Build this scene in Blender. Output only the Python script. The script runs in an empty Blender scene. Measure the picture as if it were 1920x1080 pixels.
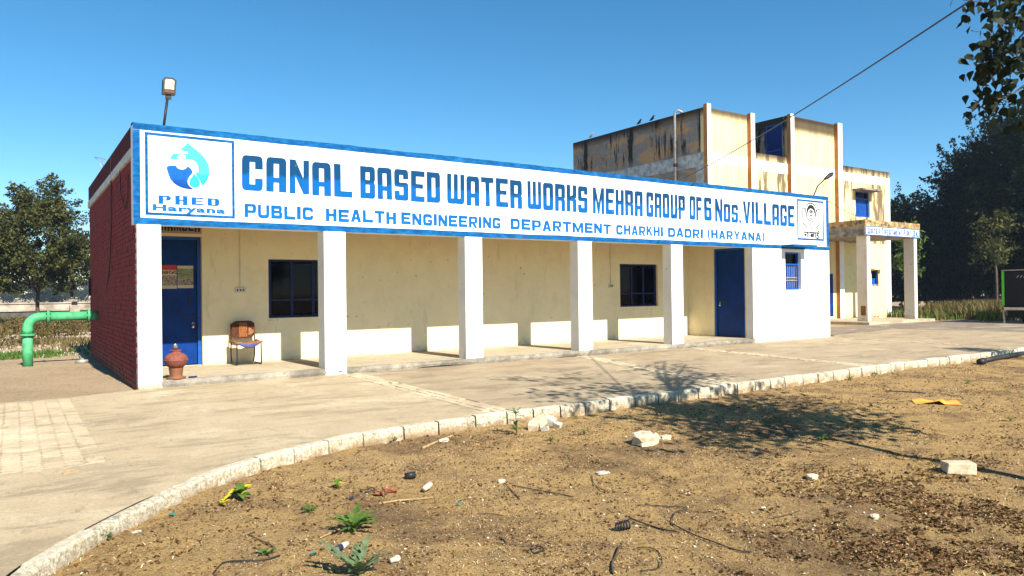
import bpy, bmesh, math, random
import numpy as np
from mathutils import Vector, Matrix
from mathutils.geometry import tessellate_polygon
random.seed(7); rng = np.random.default_rng(11)
sc = bpy.context.scene
COL = sc.collection
PI = math.pi

# ------------------------------------------------------------------ camera
FPX = 1378.0
CAM = np.array([-1.6643, -13.3406, 1.5])
RW = np.array([[0.82710607, -0.00652549, 0.56200797],
               [-0.56191472, 0.01199846, 0.82710815],
               [-0.01214052, -0.99990672, 0.00625723]])
cd = bpy.data.cameras.new('camera'); cam = bpy.data.objects.new('camera', cd); COL.objects.link(cam)
cd.sensor_width = 36; cd.lens = FPX / 1920 * 36; cd.clip_end = 6000; cd.clip_start = 0.05
r_, d_, f_ = RW[:, 0], RW[:, 1], RW[:, 2]
cam.matrix_world = Matrix(((r_[0], -d_[0], -f_[0], CAM[0]), (r_[1], -d_[1], -f_[1], CAM[1]),
                           (r_[2], -d_[2], -f_[2], CAM[2]), (0, 0, 0, 1)))
sc.camera = cam
# ------------------------------------------------------------------ sky, sun, exposure
SUN_EL = math.radians(39.7)
SUN_H = Vector((0.035, -1.0, 0)).normalized()
wd = bpy.data.worlds.new('World'); sc.world = wd; wd.use_nodes = True
wn = wd.node_tree.nodes; wl = wd.node_tree.links
sky = wn.new('ShaderNodeTexSky'); sky.sky_type = 'NISHITA'; sky.sun_disc = False
sky.sun_elevation = SUN_EL; sky.sun_rotation = math.radians(178)
sky.altitude = 2000; sky.air_density = 1.0; sky.dust_density = 0.0; sky.ozone_density = 2.5
bg = wn['Background']; bg.inputs[1].default_value = 0.080
hs = wn.new('ShaderNodeHueSaturation'); hs.inputs['Saturation'].default_value = 1.28; hs.inputs['Hue'].default_value = .488
wl.new(sky.outputs[0], hs.inputs['Color']); wl.new(hs.outputs[0], bg.inputs[0])
sd = bpy.data.lights.new('sun', 'SUN'); sun = bpy.data.objects.new('sun', sd); COL.objects.link(sun)
sd.energy = 5.0; sd.angle = math.radians(0.5); sd.color = (1.0, 0.94, 0.83)
sv = Vector((SUN_H.x * math.cos(SUN_EL), SUN_H.y * math.cos(SUN_EL), math.sin(SUN_EL)))
sun.rotation_euler = sv.to_track_quat('Z', 'Y').to_euler(); sun.location = sv * 60
vs = sc.view_settings
vs.view_transform = 'Standard'; vs.look = 'None'; vs.gamma = 1; vs.use_curve_mapping = False
vs.exposure = 1.1

# ------------------------------------------------------------------ photo-pixel helpers (a pixel is a direction; the plane gives the distance)
def ray(px, py): return RW @ np.array([(px - 960) / FPX, (py - 540) / FPX, 1.0])
def hit(px, py, ax, v):
    d = ray(px, py); return CAM + d * ((v - CAM[ax]) / d[ax])
def gnd(px, py, z=0.0): return hit(px, py, 2, z)
def proj(P):
    P = np.asarray(P, float); c = (P - CAM) @ RW
    return 960 + FPX * c[..., 0] / c[..., 2], 540 + FPX * c[..., 1] / c[..., 2], c[..., 2]

# ------------------------------------------------------------------ object helpers
WL = {}
def link(name, data, parent=None, loc=None):
    o = bpy.data.objects.new(name, data); COL.objects.link(o)
    if parent is not None:
        o.parent = parent
        base = WL[parent]
    else: base = Vector((0, 0, 0))
    l = Vector(loc) if loc is not None else (base if parent is not None else Vector((0, 0, 0)))
    o.location = l - base if parent is not None else l
    WL[o] = l.copy(); return o
def tag(o, label, cat, group=None):
    o['label'] = label; o['category'] = cat
    if group: o['group'] = group
    return o
def thing(name, label, cat, loc=(0, 0, 0), group=None):
    return tag(link(name, None, None, loc), label, cat, group)
def arr_mesh(name, V, F, mat=None, smooth=False):
    me = bpy.data.meshes.new(name)
    V = np.asarray(V, np.float32); F = np.asarray(F, np.int32); k = F.shape[1]
    me.vertices.add(len(V)); me.vertices.foreach_set('co', V.ravel())
    me.loops.add(F.size); me.loops.foreach_set('vertex_index', F.ravel())
    me.polygons.add(len(F)); me.polygons.foreach_set('loop_start', np.arange(0, F.size, k, dtype=np.int32))
    me.update(calc_edges=True)
    if smooth: me.polygons.foreach_set('use_smooth', np.ones(len(F), bool))
    if mat: me.materials.append(mat)
    me.update(); return me

class MB:
    def __init__(s): s.v = []; s.f = []
    def add(s, V, F):
        n = len(s.v); s.v += [tuple(map(float, p)) for p in V]; s.f += [tuple(i + n for i in f) for f in F]; return s
    def box(s, x0, x1, y0, y1, z0, z1):
        return s.add([(x0, y0, z0), (x1, y0, z0), (x1, y1, z0), (x0, y1, z0), (x0, y0, z1), (x1, y0, z1), (x1, y1, z1), (x0, y1, z1)],
                     [(0, 3, 2, 1), (4, 5, 6, 7), (0, 1, 5, 4), (1, 2, 6, 5), (2, 3, 7, 6), (3, 0, 4, 7)])
    def obox(s, c, sx, sy, sz, rot=(0, 0, 0), jit=0):
        from mathutils import Euler
        m = Euler(rot).to_matrix(); V = []
        for z in (-1, 1):
            for (x, y) in ((-1, -1), (1, -1), (1, 1), (-1, 1)):
                p = m @ Vector((x * sx / 2, y * sy / 2, z * sz / 2)) + Vector(c)
                V.append(p + Vector((random.uniform(-jit, jit), random.uniform(-jit, jit), random.uniform(-jit, jit))))
        return s.add(V, [(0, 3, 2, 1), (4, 5, 6, 7), (0, 1, 5, 4), (1, 2, 6, 5), (2, 3, 7, 6), (3, 0, 4, 7)])
    def tube(s, path, rad, n=8, cap=True):
        P = [Vector(p) for p in path]
        R = [rad] * len(P) if np.isscalar(rad) else list(rad)
        t0 = (P[1] - P[0]).normalized()
        u = t0.orthogonal().normalized(); rings = []; V = []; F = []
        for i, p in enumerate(P):
            t = (P[min(i + 1, len(P) - 1)] - P[max(i - 1, 0)]).normalized()
            u = (u - t * u.dot(t)); u = u.normalized() if u.length > 1e-6 else t.orthogonal().normalized()
            w = t.cross(u)
            for k in range(n):
                a = 2 * PI * k / n; V.append(p + (u * math.cos(a) + w * math.sin(a)) * R[i])
        for i in range(len(P) - 1):
            for k in range(n):
                a = i * n + k; b = i * n + (k + 1) % n; F.append((a, b, b + n, a + n))
        if cap:
            F.append(tuple(reversed(range(n)))); m = (len(P) - 1) * n; F.append(tuple(range(m, m + n)))
        return s.add(V, F)
    def lathe(s, c, prof, n=24):
        V = []; F = []
        for (r, z) in prof:
            for k in range(n):
                a = 2 * PI * k / n; V.append((c[0] + r * math.cos(a), c[1] + r * math.sin(a), c[2] + z))
        for i in range(len(prof) - 1):
            for k in range(n):
                a = i * n + k; b = i * n + (k + 1) % n; F.append((a, b, b + n, a + n))
        F.append(tuple(reversed(range(n)))); m = (len(prof) - 1) * n; F.append(tuple(range(m, m + n)))
        return s.add(V, F)
    def prism(s, pts, y0, y1):           # polygon in (x, z), thickness along y
        n = len(pts); V = [(p[0], y0, p[1]) for p in pts] + [(p[0], y1, p[1]) for p in pts]
        F = [tuple(range(n)), tuple(reversed(range(n, 2 * n)))] + [(i, n + i, n + (i + 1) % n, (i + 1) % n) for i in range(n)]
        return s.add(V, F)
    def sheet(s, loops, y):              # filled outline with holes on the plane y
        L = [[Vector((p[0], p[1], 0)) for p in lp] for lp in loops]
        V = [p for lp in loops for p in lp]
        return s.add([(p[0], y, p[1]) for p in V], tessellate_polygon(L))
    def ribbon(s, pts, w, y, closed=False):   # flat painted stroke on the plane y
        n = len(pts); W = [w] * n if np.isscalar(w) else w; V = []
        for i in range(n):
            a = Vector(pts[(i - 1) % n] if closed or i > 0 else pts[i]); b = Vector(pts[(i + 1) % n] if closed or i < n - 1 else pts[i])
            t = (b - a).normalized(); q = Vector((-t.y, t.x)) * W[i] / 2; p = Vector(pts[i])
            V += [(p.x + q.x, y, p.y + q.y), (p.x - q.x, y, p.y - q.y)]
        m = n if closed else n - 1
        return s.add(V, [(2 * i, 2 * i + 1, (2 * i + 3) % (2 * n), (2 * i + 2) % (2 * n)) for i in range(m)])
    def build(s, name, mat, parent=None, smooth=False, loc=None, bevel=0):
        base = Vector(loc) if loc is not None else (WL[parent] if parent is not None else Vector((0, 0, 0)))
        me = bpy.data.meshes.new(name)
        me.from_pydata([(x - base.x, y - base.y, z - base.z) for x, y, z in s.v], [], s.f)
        if bevel:
            bm = bmesh.new(); bm.from_mesh(me)
            bmesh.ops.bevel(bm, geom=bm.edges[:], offset=bevel, segments=2, affect='EDGES', profile=0.5, clamp_overlap=True)
            bm.to_mesh(me); bm.free()
        if smooth:
            for p in me.polygons: p.use_smooth = True
        if mat: me.materials.append(mat)
        return link(name, me, parent, base)
def cells(mb, a0, a1, b0, b1, c0, c1, openings, axis='y'):
    """wall slab with rectangular openings; a along the wall, b height, c thickness"""
    A = sorted({a0, a1} | {v for o in openings for v in o[:2]}); B = sorted({b0, b1} | {v for o in openings for v in o[2:]})
    for i in range(len(A) - 1):
        for j in range(len(B) - 1):
            ca, cb = (A[i] + A[i + 1]) / 2, (B[j] + B[j + 1]) / 2
            if any(o[0] < ca < o[1] and o[2] < cb < o[3] for o in openings): continue
            if axis == 'y': mb.box(A[i], A[i + 1], c0, c1, B[j], B[j + 1])
            else: mb.box(c0, c1, A[i], A[i + 1], B[j], B[j + 1])
    return mb

# ------------------------------------------------------------------ materials
class NT:
    def __init__(s, name):
        s.m = bpy.data.materials.new(name); s.m.use_nodes = True; s.t = s.m.node_tree
        s.b = s.t.nodes['Principled BSDF']; s.pos = s.n('ShaderNodeNewGeometry').outputs['Position']
    def n(s, typ, **kw):
        nd = s.t.nodes.new(typ)
        for k, v in kw.items(): setattr(nd, k, v)
        return nd
    def put(s, sock, v):
        if hasattr(v, 'links') and hasattr(v, 'is_output'): s.t.links.new(v, sock)
        elif isinstance(v, (tuple, list)): sock.default_value = (*v, 1) if len(v) == 3 and sock.type == 'RGBA' else v
        else: sock.default_value = v
    def noise(s, scale, detail=4, rough=.55, dist=0, vec=None, stretch=None):
        nd = s.n('ShaderNodeTexNoise'); nd.inputs['Scale'].default_value = scale; nd.inputs['Detail'].default_value = detail
        nd.inputs['Roughness'].default_value = rough; nd.inputs['Distortion'].default_value = dist
        v = vec or s.pos
        if stretch:
            mp = s.n('ShaderNodeMapping'); mp.inputs['Scale'].default_value = stretch; s.put(mp.inputs['Vector'], v); v = mp.outputs[0]
        s.put(nd.inputs['Vector'], v); return nd.outputs['Fac']
    def voro(s, scale, feature='F1', out='Distance', vec=None):
        nd = s.n('ShaderNodeTexVoronoi'); nd.feature = feature; nd.inputs['Scale'].default_value = scale
        s.put(nd.inputs['Vector'], vec or s.pos); return nd.outputs[out]
    def ramp(s, fac, stops):
        nd = s.n('ShaderNodeValToRGB'); cr = nd.color_ramp
        while len(cr.elements) < len(stops): cr.elements.new(0.5)
        for e, (p, c) in zip(cr.elements, stops): e.position = p; e.color = (*c, 1) if len(c) == 3 else c
        s.put(nd.inputs[0], fac); return nd.outputs[0]
    def step(s, fac, a, b):
        nd = s.n('ShaderNodeMapRange'); nd.interpolation_type = 'SMOOTHSTEP'; s.put(nd.inputs[0], fac)
        nd.inputs[1].default_value = a; nd.inputs[2].default_value = b; return nd.outputs[0]
    def mix(s, fac, a, b, blend='MIX'):
        nd = s.n('ShaderNodeMix', data_type='RGBA', blend_type=blend); s.put(nd.inputs[0], fac); s.put(nd.inputs[6], a); s.put(nd.inputs[7], b); return nd.outputs[2]
    def math(s, op, a, b=0.0, clamp=False):
        nd = s.n('ShaderNodeMath', operation=op, use_clamp=clamp); s.put(nd.inputs[0], a); s.put(nd.inputs[1], b); return nd.outputs[0]
    def sep(s, v=None):
        nd = s.n('ShaderNodeSeparateXYZ'); s.put(nd.inputs[0], v or s.pos); return nd.outputs
    def bump(s, h, strength=.3, dist=.02):
        nd = s.n('ShaderNodeBump'); nd.inputs['Strength'].default_value = strength; nd.inputs['Distance'].default_value = dist
        s.put(nd.inputs['Height'], h); s.put(s.b.inputs['Normal'], nd.outputs[0])
    def done(s, col, rough=.8, metal=0, spec=None):
        s.put(s.b.inputs['Base Color'], col); s.put(s.b.inputs['Roughness'], rough); s.b.inputs['Metallic'].default_value = metal
        if spec is not None: s.b.inputs['Specular IOR Level'].default_value = spec
        return s.m
def simple(name, c1, c2=None, scale=6, rough=.7, metal=0, bump=.15, bscale=40, spec=.3):
    t = NT(name); c2 = c2 or tuple(x * .75 for x in c1)
    col = t.ramp(t.noise(scale, 5, .6), [(.35, c1), (.68, c2)])
    if bump: t.bump(t.noise(bscale, 4), bump, .01)
    return t.done(col, rough, metal, spec)

M = {}
def whitewash(name, c, dirt=(.42, .31, .16), base_z=0.35, streak=0.0):
    t = NT(name); z = t.sep()[2]
    col = t.ramp(t.noise(3.0, 6, .65), [(.3, c), (.75, tuple(v * .9 for v in c))])
    near = t.step(z, base_z, -.05); blot = t.math('MULTIPLY', near, t.step(t.noise(5, 5, .7), .42, .68))
    col = t.mix(t.math('MULTIPLY', blot, .9), col, dirt)
    col = t.mix(t.math('MULTIPLY', t.step(t.noise(1.3, 5, .7, .3), .48, .7), .35), col, tuple(v * .72 for v in c))
    spl = t.math('MULTIPLY', t.step(z, base_z * .55, -.03), t.step(t.noise(14, 6, .8), .40, .6))
    col = t.mix(t.math('MULTIPLY', spl, .85), col, tuple(v * .8 for v in dirt))
    drip = t.step(t.noise(3.2, 6, .75, .2, stretch=(1, 1, .18)), .58, .68)
    col = t.mix(t.math('MULTIPLY', drip, .28 + streak * .2), col, tuple(v * .55 for v in c))
    chips = t.step(t.noise(8, 4, .6), .685, .70)
    col = t.mix(t.math('MULTIPLY', chips, .75), col, (.30, .25, .17))
    t.bump(t.math('ADD', t.noise(25, 6, .65), t.math('MULTIPLY', t.noise(2.5, 4, .6), 3.0)), .3, .012)
    return t.done(col, .9, 0, .15)
M['white'] = whitewash('whitewashed_plaster', (.80, .79, .75))
M['cream'] = whitewash('cream_plaster', (.77, .68, .45), (.3, .25, .17), .45, .5)
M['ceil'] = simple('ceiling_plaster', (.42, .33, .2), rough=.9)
def maroon():
    t = NT('maroon_painted_brick'); z = t.sep()[2]
    col = t.ramp(t.noise(7, 6, .7), [(.3, (.26, .038, .035)), (.7, (.16, .024, .024))])
    col = t.mix(t.math('MULTIPLY', t.step(t.noise(2.2, 6, .8, .3), .5, .66), .55), col, (.085, .02, .02))
    col = t.mix(t.math('MULTIPLY', t.step(t.noise(17, 5, .8), .6, .68), .5), col, (.30, .10, .08))
    col = t.mix(t.math('MULTIPLY', t.step(z, .5, -.1), t.step(t.noise(4, 5), .35, .6)), col, (.17, .085, .055))
    t.bump(t.noise(60, 5, .7), .5, .006)
    return t.done(col, .85, 0, .08)
M['maroon'] = maroon()
M['maroon_dark'] = simple('dark_maroon_band', (.10, .012, .012), (.06, .008, .009), 5, .85, spec=.08)
M['bandwhite'] = simple('weathered_white_band', (.68, .68, .66), (.3, .29, .28), 9, .85)
def sign_paint(name, a, b, z0, z1, wear=.72):
    t = NT(name); z = t.sep()[2]
    f = t.math('ADD', t.math('MULTIPLY', t.math('SUBTRACT', z, z0), 1 / (z1 - z0)), t.math('MULTIPLY', t.math('SUBTRACT', t.noise(7, 5, .7), .5), .6))
    col = t.mix(t.step(f, .42, .56), a, b)
    col = t.mix(t.math('MULTIPLY', t.step(t.noise(9, 6, .75, stretch=(1, 1, .5)), .5, .72), .55), col, tuple(v * .45 for v in a))
    col = t.mix(t.step(t.noise(26, 4, .6), wear, wear + .03), col, (.75, .75, .75))
    return t.done(col, .8, 0, .08)
M['head'] = sign_paint('headline_blue_paint', (.003, .095, .31), (.004, .048, .13), 3.35, 3.98)
M['line2'] = sign_paint('lettering_blue_paint', (.003, .115, .37), (.003, .10, .32), 2.85, 3.15, .78)
def border():
    t = NT('border_blue_paint')
    col = t.ramp(t.noise(4, 6, .75, stretch=(1, 1, 3)), [(.32, (.004, .035, .12)), (.5, (.005, .085, .25)), (.68, (.012, .16, .40))])
    col = t.mix(t.step(t.noise(18, 5, .7), .66, .72), col, (.12, .34, .55))
    return t.done(col, .8, 0, .08)
M['border'] = border()
M['cyan'] = sign_paint('cyan_paint', (.03, .42, .72), (.07, .62, .75), 3.3, 3.9, .8)
M['drop_dark'] = sign_paint('drop_dark_blue_paint', (.006, .055, .26), (.01, .1, .36), 3.2, 3.7, .70)
M['sign_white'] = simple('sign_white_paint', (.80, .80, .80), (.74, .74, .74), 3, .75, bump=.1)
M['black'] = simple('black_paint', (.012, .014, .013), rough=.6, bump=0)
M['blue_door'] = simple('blue_gloss_door_paint', (.0008, .033, .19), (.0008, .02, .12), 3, .5, bump=.05, bscale=15, spec=.12)
M['blue_frame'] = simple('blue_frame_paint', (.005, .085, .38), (.004, .055, .28), 5, .45, bump=.08)
M['dark_blue'] = simple('dark_blue_shutter_paint', (.003, .01, .075), (.002, .007, .05), 5, .6, bump=.05)
M['steel'] = simple('steel', (.6, .6, .6), (.45, .45, .45), 12, .28, 1.0, .05)
M['iron'] = simple('black_iron', (.02, .02, .022), (.035, .022, .016), 14, .5, .3, .1)
M['galv'] = simple('galvanised_pipe', (.45, .43, .40), (.28, .24, .2), 8, .5, .5, .1)
M['grey_plastic'] = simple('aged_white_plastic', (.62, .58, .48), rough=.5, bump=0)
def concrete(name, c1, c2, sc_=1.3, patch=(.42, .36, .27), dark=(.16, .13, .10)):
    t = NT(name)
    col = t.ramp(t.noise(sc_, 7, .65), [(.28, c1), (.72, c2)])
    col = t.mix(t.math('MULTIPLY', t.step(t.noise(.7, 6, .7, .4), .5, .66), .7), col, patch)
    col = t.mix(t.math('MULTIPLY', t.step(t.noise(6, 6, .8, stretch=(1, .35, 1)), .55, .70), .6), col, dark)
    sp = t.step(t.voro(70), .28, .12)
    col = t.mix(t.math('MULTIPLY', sp, .35), col, (.55, .47, .36))
    col = t.mix(t.math('MULTIPLY', t.step(t.noise(1.1, 7, .8, .6, stretch=(.5, 1.6, 1)), .50, .60), .6), col, tuple(v * .62 for v in c2))
    col = t.mix(t.math('MULTIPLY', t.step(t.noise(38, 5, .85), .53, .62), .55), col, tuple(v * .45 for v in c2))
    col = t.mix(t.math('MULTIPLY', t.step(t.noise(21, 5, .8), .6, .68), .5), col, tuple(min(.75, v * 1.45) for v in patch))
    t.bump(t.math('ADD', t.noise(45, 6, .7), t.math('MULTIPLY', t.noise(6, 4), 1.5)), .45, .012)
    return t.done(col, .9, 0, .2)
M['apron'] = concrete('yard_concrete', (.45, .36, .225), (.35, .27, .168), patch=(.52, .43, .285))
M['apron_grey'] = concrete('grey_yard_concrete', (.38, .295, .185), (.29, .22, .14), patch=(.44, .355, .23))
M['floor'] = concrete('verandah_floor_concrete', (.46, .39, .27), (.38, .31, .21), patch=(.5, .44, .32))
M['plinth'] = concrete('plinth_edge_concrete', (.33, .30, .24), (.16, .14, .11), 6)
M['paver'] = concrete('worn_paver_concrete', (.53, .43, .28), (.42, .33, .21), 3, (.6, .5, .35))
M['road'] = concrete('grey_road_concrete', (.24, .19, .14), (.17, .135, .10))
def ground_mat():
    t = NT('gravelly_earth')
    col = t.ramp(t.noise(.35, 8, .7), [(.3, (.42, .32, .21)), (.52, (.34, .245, .15)), (.7, (.25, .20, .10))])
    col = t.mix(t.math('MULTIPLY', t.step(t.voro(16), .3, .1), .6), col, (.5, .42, .34))
    col = t.mix(t.math('MULTIPLY', t.step(t.noise(9, 6, .8), .55, .7), .5), col, (.1, .075, .045))
    t.bump(t.noise(14, 8, .75), .8, .05)
    return t.done(col, .95, 0, .1)
M['ground'] = ground_mat()
def soil_mat():
    t = NT('sandy_soil')
    big = t.noise(.6, 9, .74, .5)
    col = t.ramp(big, [(.30, (.14, .085, .04)), (.42, (.25, .155, .068)), (.53, (.49, .315, .12)), (.62, (.32, .205, .09)), (.74, (.17, .108, .05))])
    col = t.mix(t.math('MULTIPLY', t.step(t.noise(7, 8, .85), .50, .66), .6), col, (.15, .09, .045))
    col = t.mix(t.math('MULTIPLY', t.step(t.noise(42, 6, .85), .51, .60), .8), col, (.085, .05, .028))
    col = t.mix(t.math('MULTIPLY', t.step(t.noise(60, 4, .75), .57, .66), .7), col, (.62, .52, .36))
    t.bump(t.math('ADD', t.noise(30, 8, .8), t.math('MULTIPLY', t.noise(110, 4, .7), .5)), .9, .035)
    return t.done(col, .95, 0, .1)
M['soil'] = soil_mat()
def kerb_mat():
    t = NT('roughcast_whitewashed_kerb'); z = t.sep()[2]
    col = t.ramp(t.noise(4, 6, .7), [(.3, (.74, .69, .55)), (.7, (.56, .49, .35))])
    side = t.step(z, .035, .0)
    wear = t.math('MULTIPLY', side, t.step(t.noise(30, 6, .85), .44, .58))
    col = t.mix(t.math('MULTIPLY', wear, .8), col, (.26, .19, .10))
    low = t.math('MULTIPLY', t.step(z, -.02, -.13), t.step(t.noise(6, 4), .3, .6))
    col = t.mix(t.math('MULTIPLY', low, .85), col, (.24, .15, .07))
    blk = t.math('MULTIPLY', side, t.step(t.noise(2.2, 7, .85), .54, .64))
    col = t.mix(t.math('MULTIPLY', blk, .7), col, (.05, .045, .035))
    t.bump(t.noise(45, 6, .8), .8, .02)
    return t.done(col, .95, 0, .15)
M['kerb'] = kerb_mat()
def yellow_plaster(name, c, stain=.6, zt=9.0):
    t = NT(name); z = t.sep()[2]
    col = t.ramp(t.noise(1.5, 5, .6), [(.3, c), (.75, tuple(v * .85 for v in c))])
    st = t.step(t.noise(2.6, 6, .75, .2, stretch=(1, 1, .12)), .46, .56)
    col = t.mix(t.math('MULTIPLY', st, stain), col, (.06, .04, .025))
    return t, col, z
def top_stain(t, col, z, tops, amt=.9):
    for zt, h in tops:
        a = t.math('MULTIPLY', t.step(z, zt - h, zt - .05), t.step(z, zt + .4, zt + .3))
        f = t.math('MULTIPLY', a, t.step(t.math('ADD', t.noise(3.5, 7, .8), t.math('MULTIPLY', a, .3)), .46, .6))
        col = t.mix(t.math('MULTIPLY', f, amt), col, (.025, .015, .01))
    return col
t, c, z = yellow_plaster('yellow_stained_plaster', (.80, .64, .33), .22); c = top_stain(t, c, z, [(8.9, .45), (9.3, .35)]); t.bump(t.noise(20, 5), .2, .01); M['yellow'] = t.done(c, .9, 0, .2)
t, c, z = yellow_plaster('streaked_yellow_plaster', (.76, .60, .32), .85); c = top_stain(t, c, z, [(7.45, .5)]); t.bump(t.noise(20, 5), .2, .01); M['yellow_streak'] = t.done(c, .9, 0, .2)
M['yellow_clean'] = whitewash('pale_yellow_plaster', (.79, .66, .34), (.4, .28, .12), .5)
def side_plaster():
    t = NT('shade_tinted_mouldy_plaster'); z = t.sep()[2]  # brown base has the wall's shade painted in; grey patches and black streaks are stains
    col = t.ramp(t.noise(.9, 7, .65, .5, stretch=(1, 1, 2.2)), [(.33, (.48, .28, .14)), (.44, (.42, .27, .15)), (.50, (.25, .235, .22)), (.56, (.22, .21, .20)), (.6, (.40, .24, .125)), (.7, (.16, .16, .155))])
    d = t.math('MULTIPLY', t.step(t.noise(1.6, 6, .75, .15, stretch=(1, 1, .12)), .53, .57), t.step(z, 6.8, 7.6))
    col = t.mix(t.math('MULTIPLY', d, .93), col, (.008, .007, .006))
    col = top_stain(t, col, z, [(8.95, .6)], .95)
    t.bump(t.noise(14, 6), .3, .02); return t.done(col, .92, 0, .15)
M['side_plaster'] = side_plaster()
M['brown'] = simple('shade_tinted_fin_plaster', (.52, .22, .06), (.36, .15, .05), 3, .9)  # orange-brown paints the shade onto the side faces of the fins
M['fin_white'] = whitewash('fin_whitewash', (.80, .79, .74), (.3, .22, .14), .4)
M['grey_band'] = simple('mouldy_grey_band', (.58, .59, .58), (.22, .23, .23), 4, .9)
M['porch_grey'] = simple('mouldy_porch_beam', (.33, .30, .27), (.06, .05, .045), 3.5, .9)
M['porch_top'] = simple('rusty_stained_parapet', (.55, .36, .16), (.07, .04, .022), 5, .9)
M['column_grey'] = whitewash('porch_column_plaster', (.66, .61, .53), (.25, .18, .12), .8)
def glass():
    t = NT('dark_window_glass'); tr = t.n('ShaderNodeBsdfTransparent'); tr.inputs[0].default_value = (.05, .055, .07, 1)
    gl = t.n('ShaderNodeBsdfGlossy'); gl.inputs['Roughness'].default_value = .04; gl.inputs[0].default_value = (.22, .22, .26, 1)
    fr = t.n('ShaderNodeFresnel'); fr.inputs[0].default_value = 1.45
    mx = t.n('ShaderNodeMixShader'); t.t.links.new(fr.outputs[0], mx.inputs[0]); t.t.links.new(tr.outputs[0], mx.inputs[1]); t.t.links.new(gl.outputs[0], mx.inputs[2])
    t.t.links.new(mx.outputs[0], t.t.nodes['Material Output'].inputs[0]); return t.m
M['glass'] = glass()
def leafmat(name, a, b, trans=.25, scale=1.2, rough=.6, spec=.12):
    t = NT(name)
    col = t.ramp(t.noise(scale, 3, .6), [(.35, a), (.65, b)])
    t.done(col, rough, 0, spec)
    tl = t.n('ShaderNodeBsdfTranslucent'); t.put(tl.inputs[0], t.mix(.5, col, (.16, .2, .02)))
    mx = t.n('ShaderNodeMixShader'); mx.inputs[0].default_value = trans
    t.t.links.new(t.b.outputs[0], mx.inputs[1]); t.t.links.new(tl.outputs[0], mx.inputs[2])
    t.t.links.new(mx.outputs[0], t.t.nodes['Material Output'].inputs[0]); return t.m
M['leaf_dark'] = leafmat('dark_evergreen_leaf', (.006, .010, .004), (.013, .017, .006), .05, .6, .7, .03)
M['leaf_mid'] = leafmat('olive_leaf', (.028, .036, .010), (.10, .095, .026), .15, 1.6)
M['leaf_lit'] = leafmat('fresh_green_leaf', (.06, .10, .018), (.12, .17, .03), .25, 3)
M['leaf_peepal'] = leafmat('peepal_leaf', (.006, .010, .003), (.014, .019, .006), .06, 5)
M['leaf_far'] = leafmat('far_tree_leaf', (.022, .027, .013), (.04, .042, .02), .08, .3)
M['leaf_weed'] = leafmat('weed_leaf', (.05, .11, .018), (.11, .18, .035), .25, 20)
M['leaf_thistle'] = leafmat('thistle_leaf', (.07, .12, .05), (.16, .2, .11), .2, 30)
M['leaf_yellow'] = leafmat('yellowed_leaf', (.55, .42, .02), (.7, .58, .03), .3, 20)
M['grass_dry'] = leafmat('dry_grass', (.19, .14, .055), (.10, .075, .03), .25, .6)
M['leaf_bush'] = leafmat('dry_bush_leaf', (.10, .065, .03), (.15, .12, .04), .15, 2.5)
M['bark'] = simple('bark', (.10, .07, .045), (.05, .035, .025), 10, .9, bump=.6, bscale=18)
M['litter'] = leafmat('dry_leaf_litter', (.17, .085, .035), (.30, .18, .085), .15, 16, .7)
M['litter_dark'] = leafmat('dark_leaf_litter', (.075, .038, .018), (.15, .08, .035), .1, 16, .7)
M['straw'] = leafmat('pale_straw', (.48, .36, .18), (.62, .5, .3), .1, 16, .8)
M['pebble'] = simple('pebble', (.38, .30, .20), (.20, .14, .085), 12, .9)
M['green_pipe'] = simple('green_painted_pipe', (.08, .44, .19), (.04, .24, .10), 5, .65, 0, .08, 30, .4)
M['clay'] = simple('red_clay', (.24, .065, .042), (.10, .038, .028), 16, .75, bump=.3)
M['clay_old'] = simple('rusty_stand', (.24, .085, .04), (.12, .06, .035), 9, .85, bump=.4)
M['cloth_brown'] = simple('brown_patterned_cloth', (.12, .035, .014), (.02, .009, .006), 38, .9, bump=.2)
M['cloth_gold'] = simple('gold_patterned_cloth', (.34, .13, .04), (.06, .015, .008), 42, .9, bump=.2)
M['cloth_tan'] = simple('tan_cloth', (.36, .17, .06), (.14, .05, .02), 30, .9)
M['cloth_blue'] = simple('violet_blue_cloth', (.10, .10, .26), (.07, .065, .2), 12, .9)
M['lens'] = simple('lamp_lens', (.5, .47, .4), (.28, .25, .2), 20, .3, bump=0)
M['black_plastic'] = simple('black_plastic', (.014, .014, .015), (.03, .028, .026), 10, .5, bump=.1)
M['stone'] = simple('broken_concrete', (.58, .49, .34), (.40, .32, .21), 14, .95, bump=.7, bscale=30)
M['white_scrap'] = simple('white_scrap', (.55, .51, .43), (.30, .26, .20), 35, .8)
M['pale_chip'] = simple('pale_stone_chip', (.6, .53, .42), (.42, .35, .26), 20, .9)
M['teal'] = simple('teal_plastic', (.02, .17, .15), rough=.5, bump=0)
M['navy'] = simple('navy_plastic', (.02, .03, .07), rough=.45, bump=0)
M['wood'] = simple('weathered_wood', (.42, .27, .12), (.25, .15, .07), 14, .8, bump=.3)
M['orange_sheet'] = simple('orange_plastic_sheet', (.75, .36, .05), (.6, .27, .04), 8, .6)
M['tank_wall'] = simple('weathered_tank_wall', (.42, .36, .28), (.16, .13, .10), 1.2, .95)
M['tank_dark'] = simple('dark_mossy_wall', (.10, .095, .085), (.045, .045, .045), 2, .95)
M['car_dark'] = simple('dark_vehicle_paint', (.003, .003, .006), (.005, .005, .008), 3, .35, bump=0, spec=.15)
M['lime'] = simple('lime_green_paint', (.10, .62, .03), (.08, .5, .02), 5, .4, bump=0)
M['poster'] = None
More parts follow.
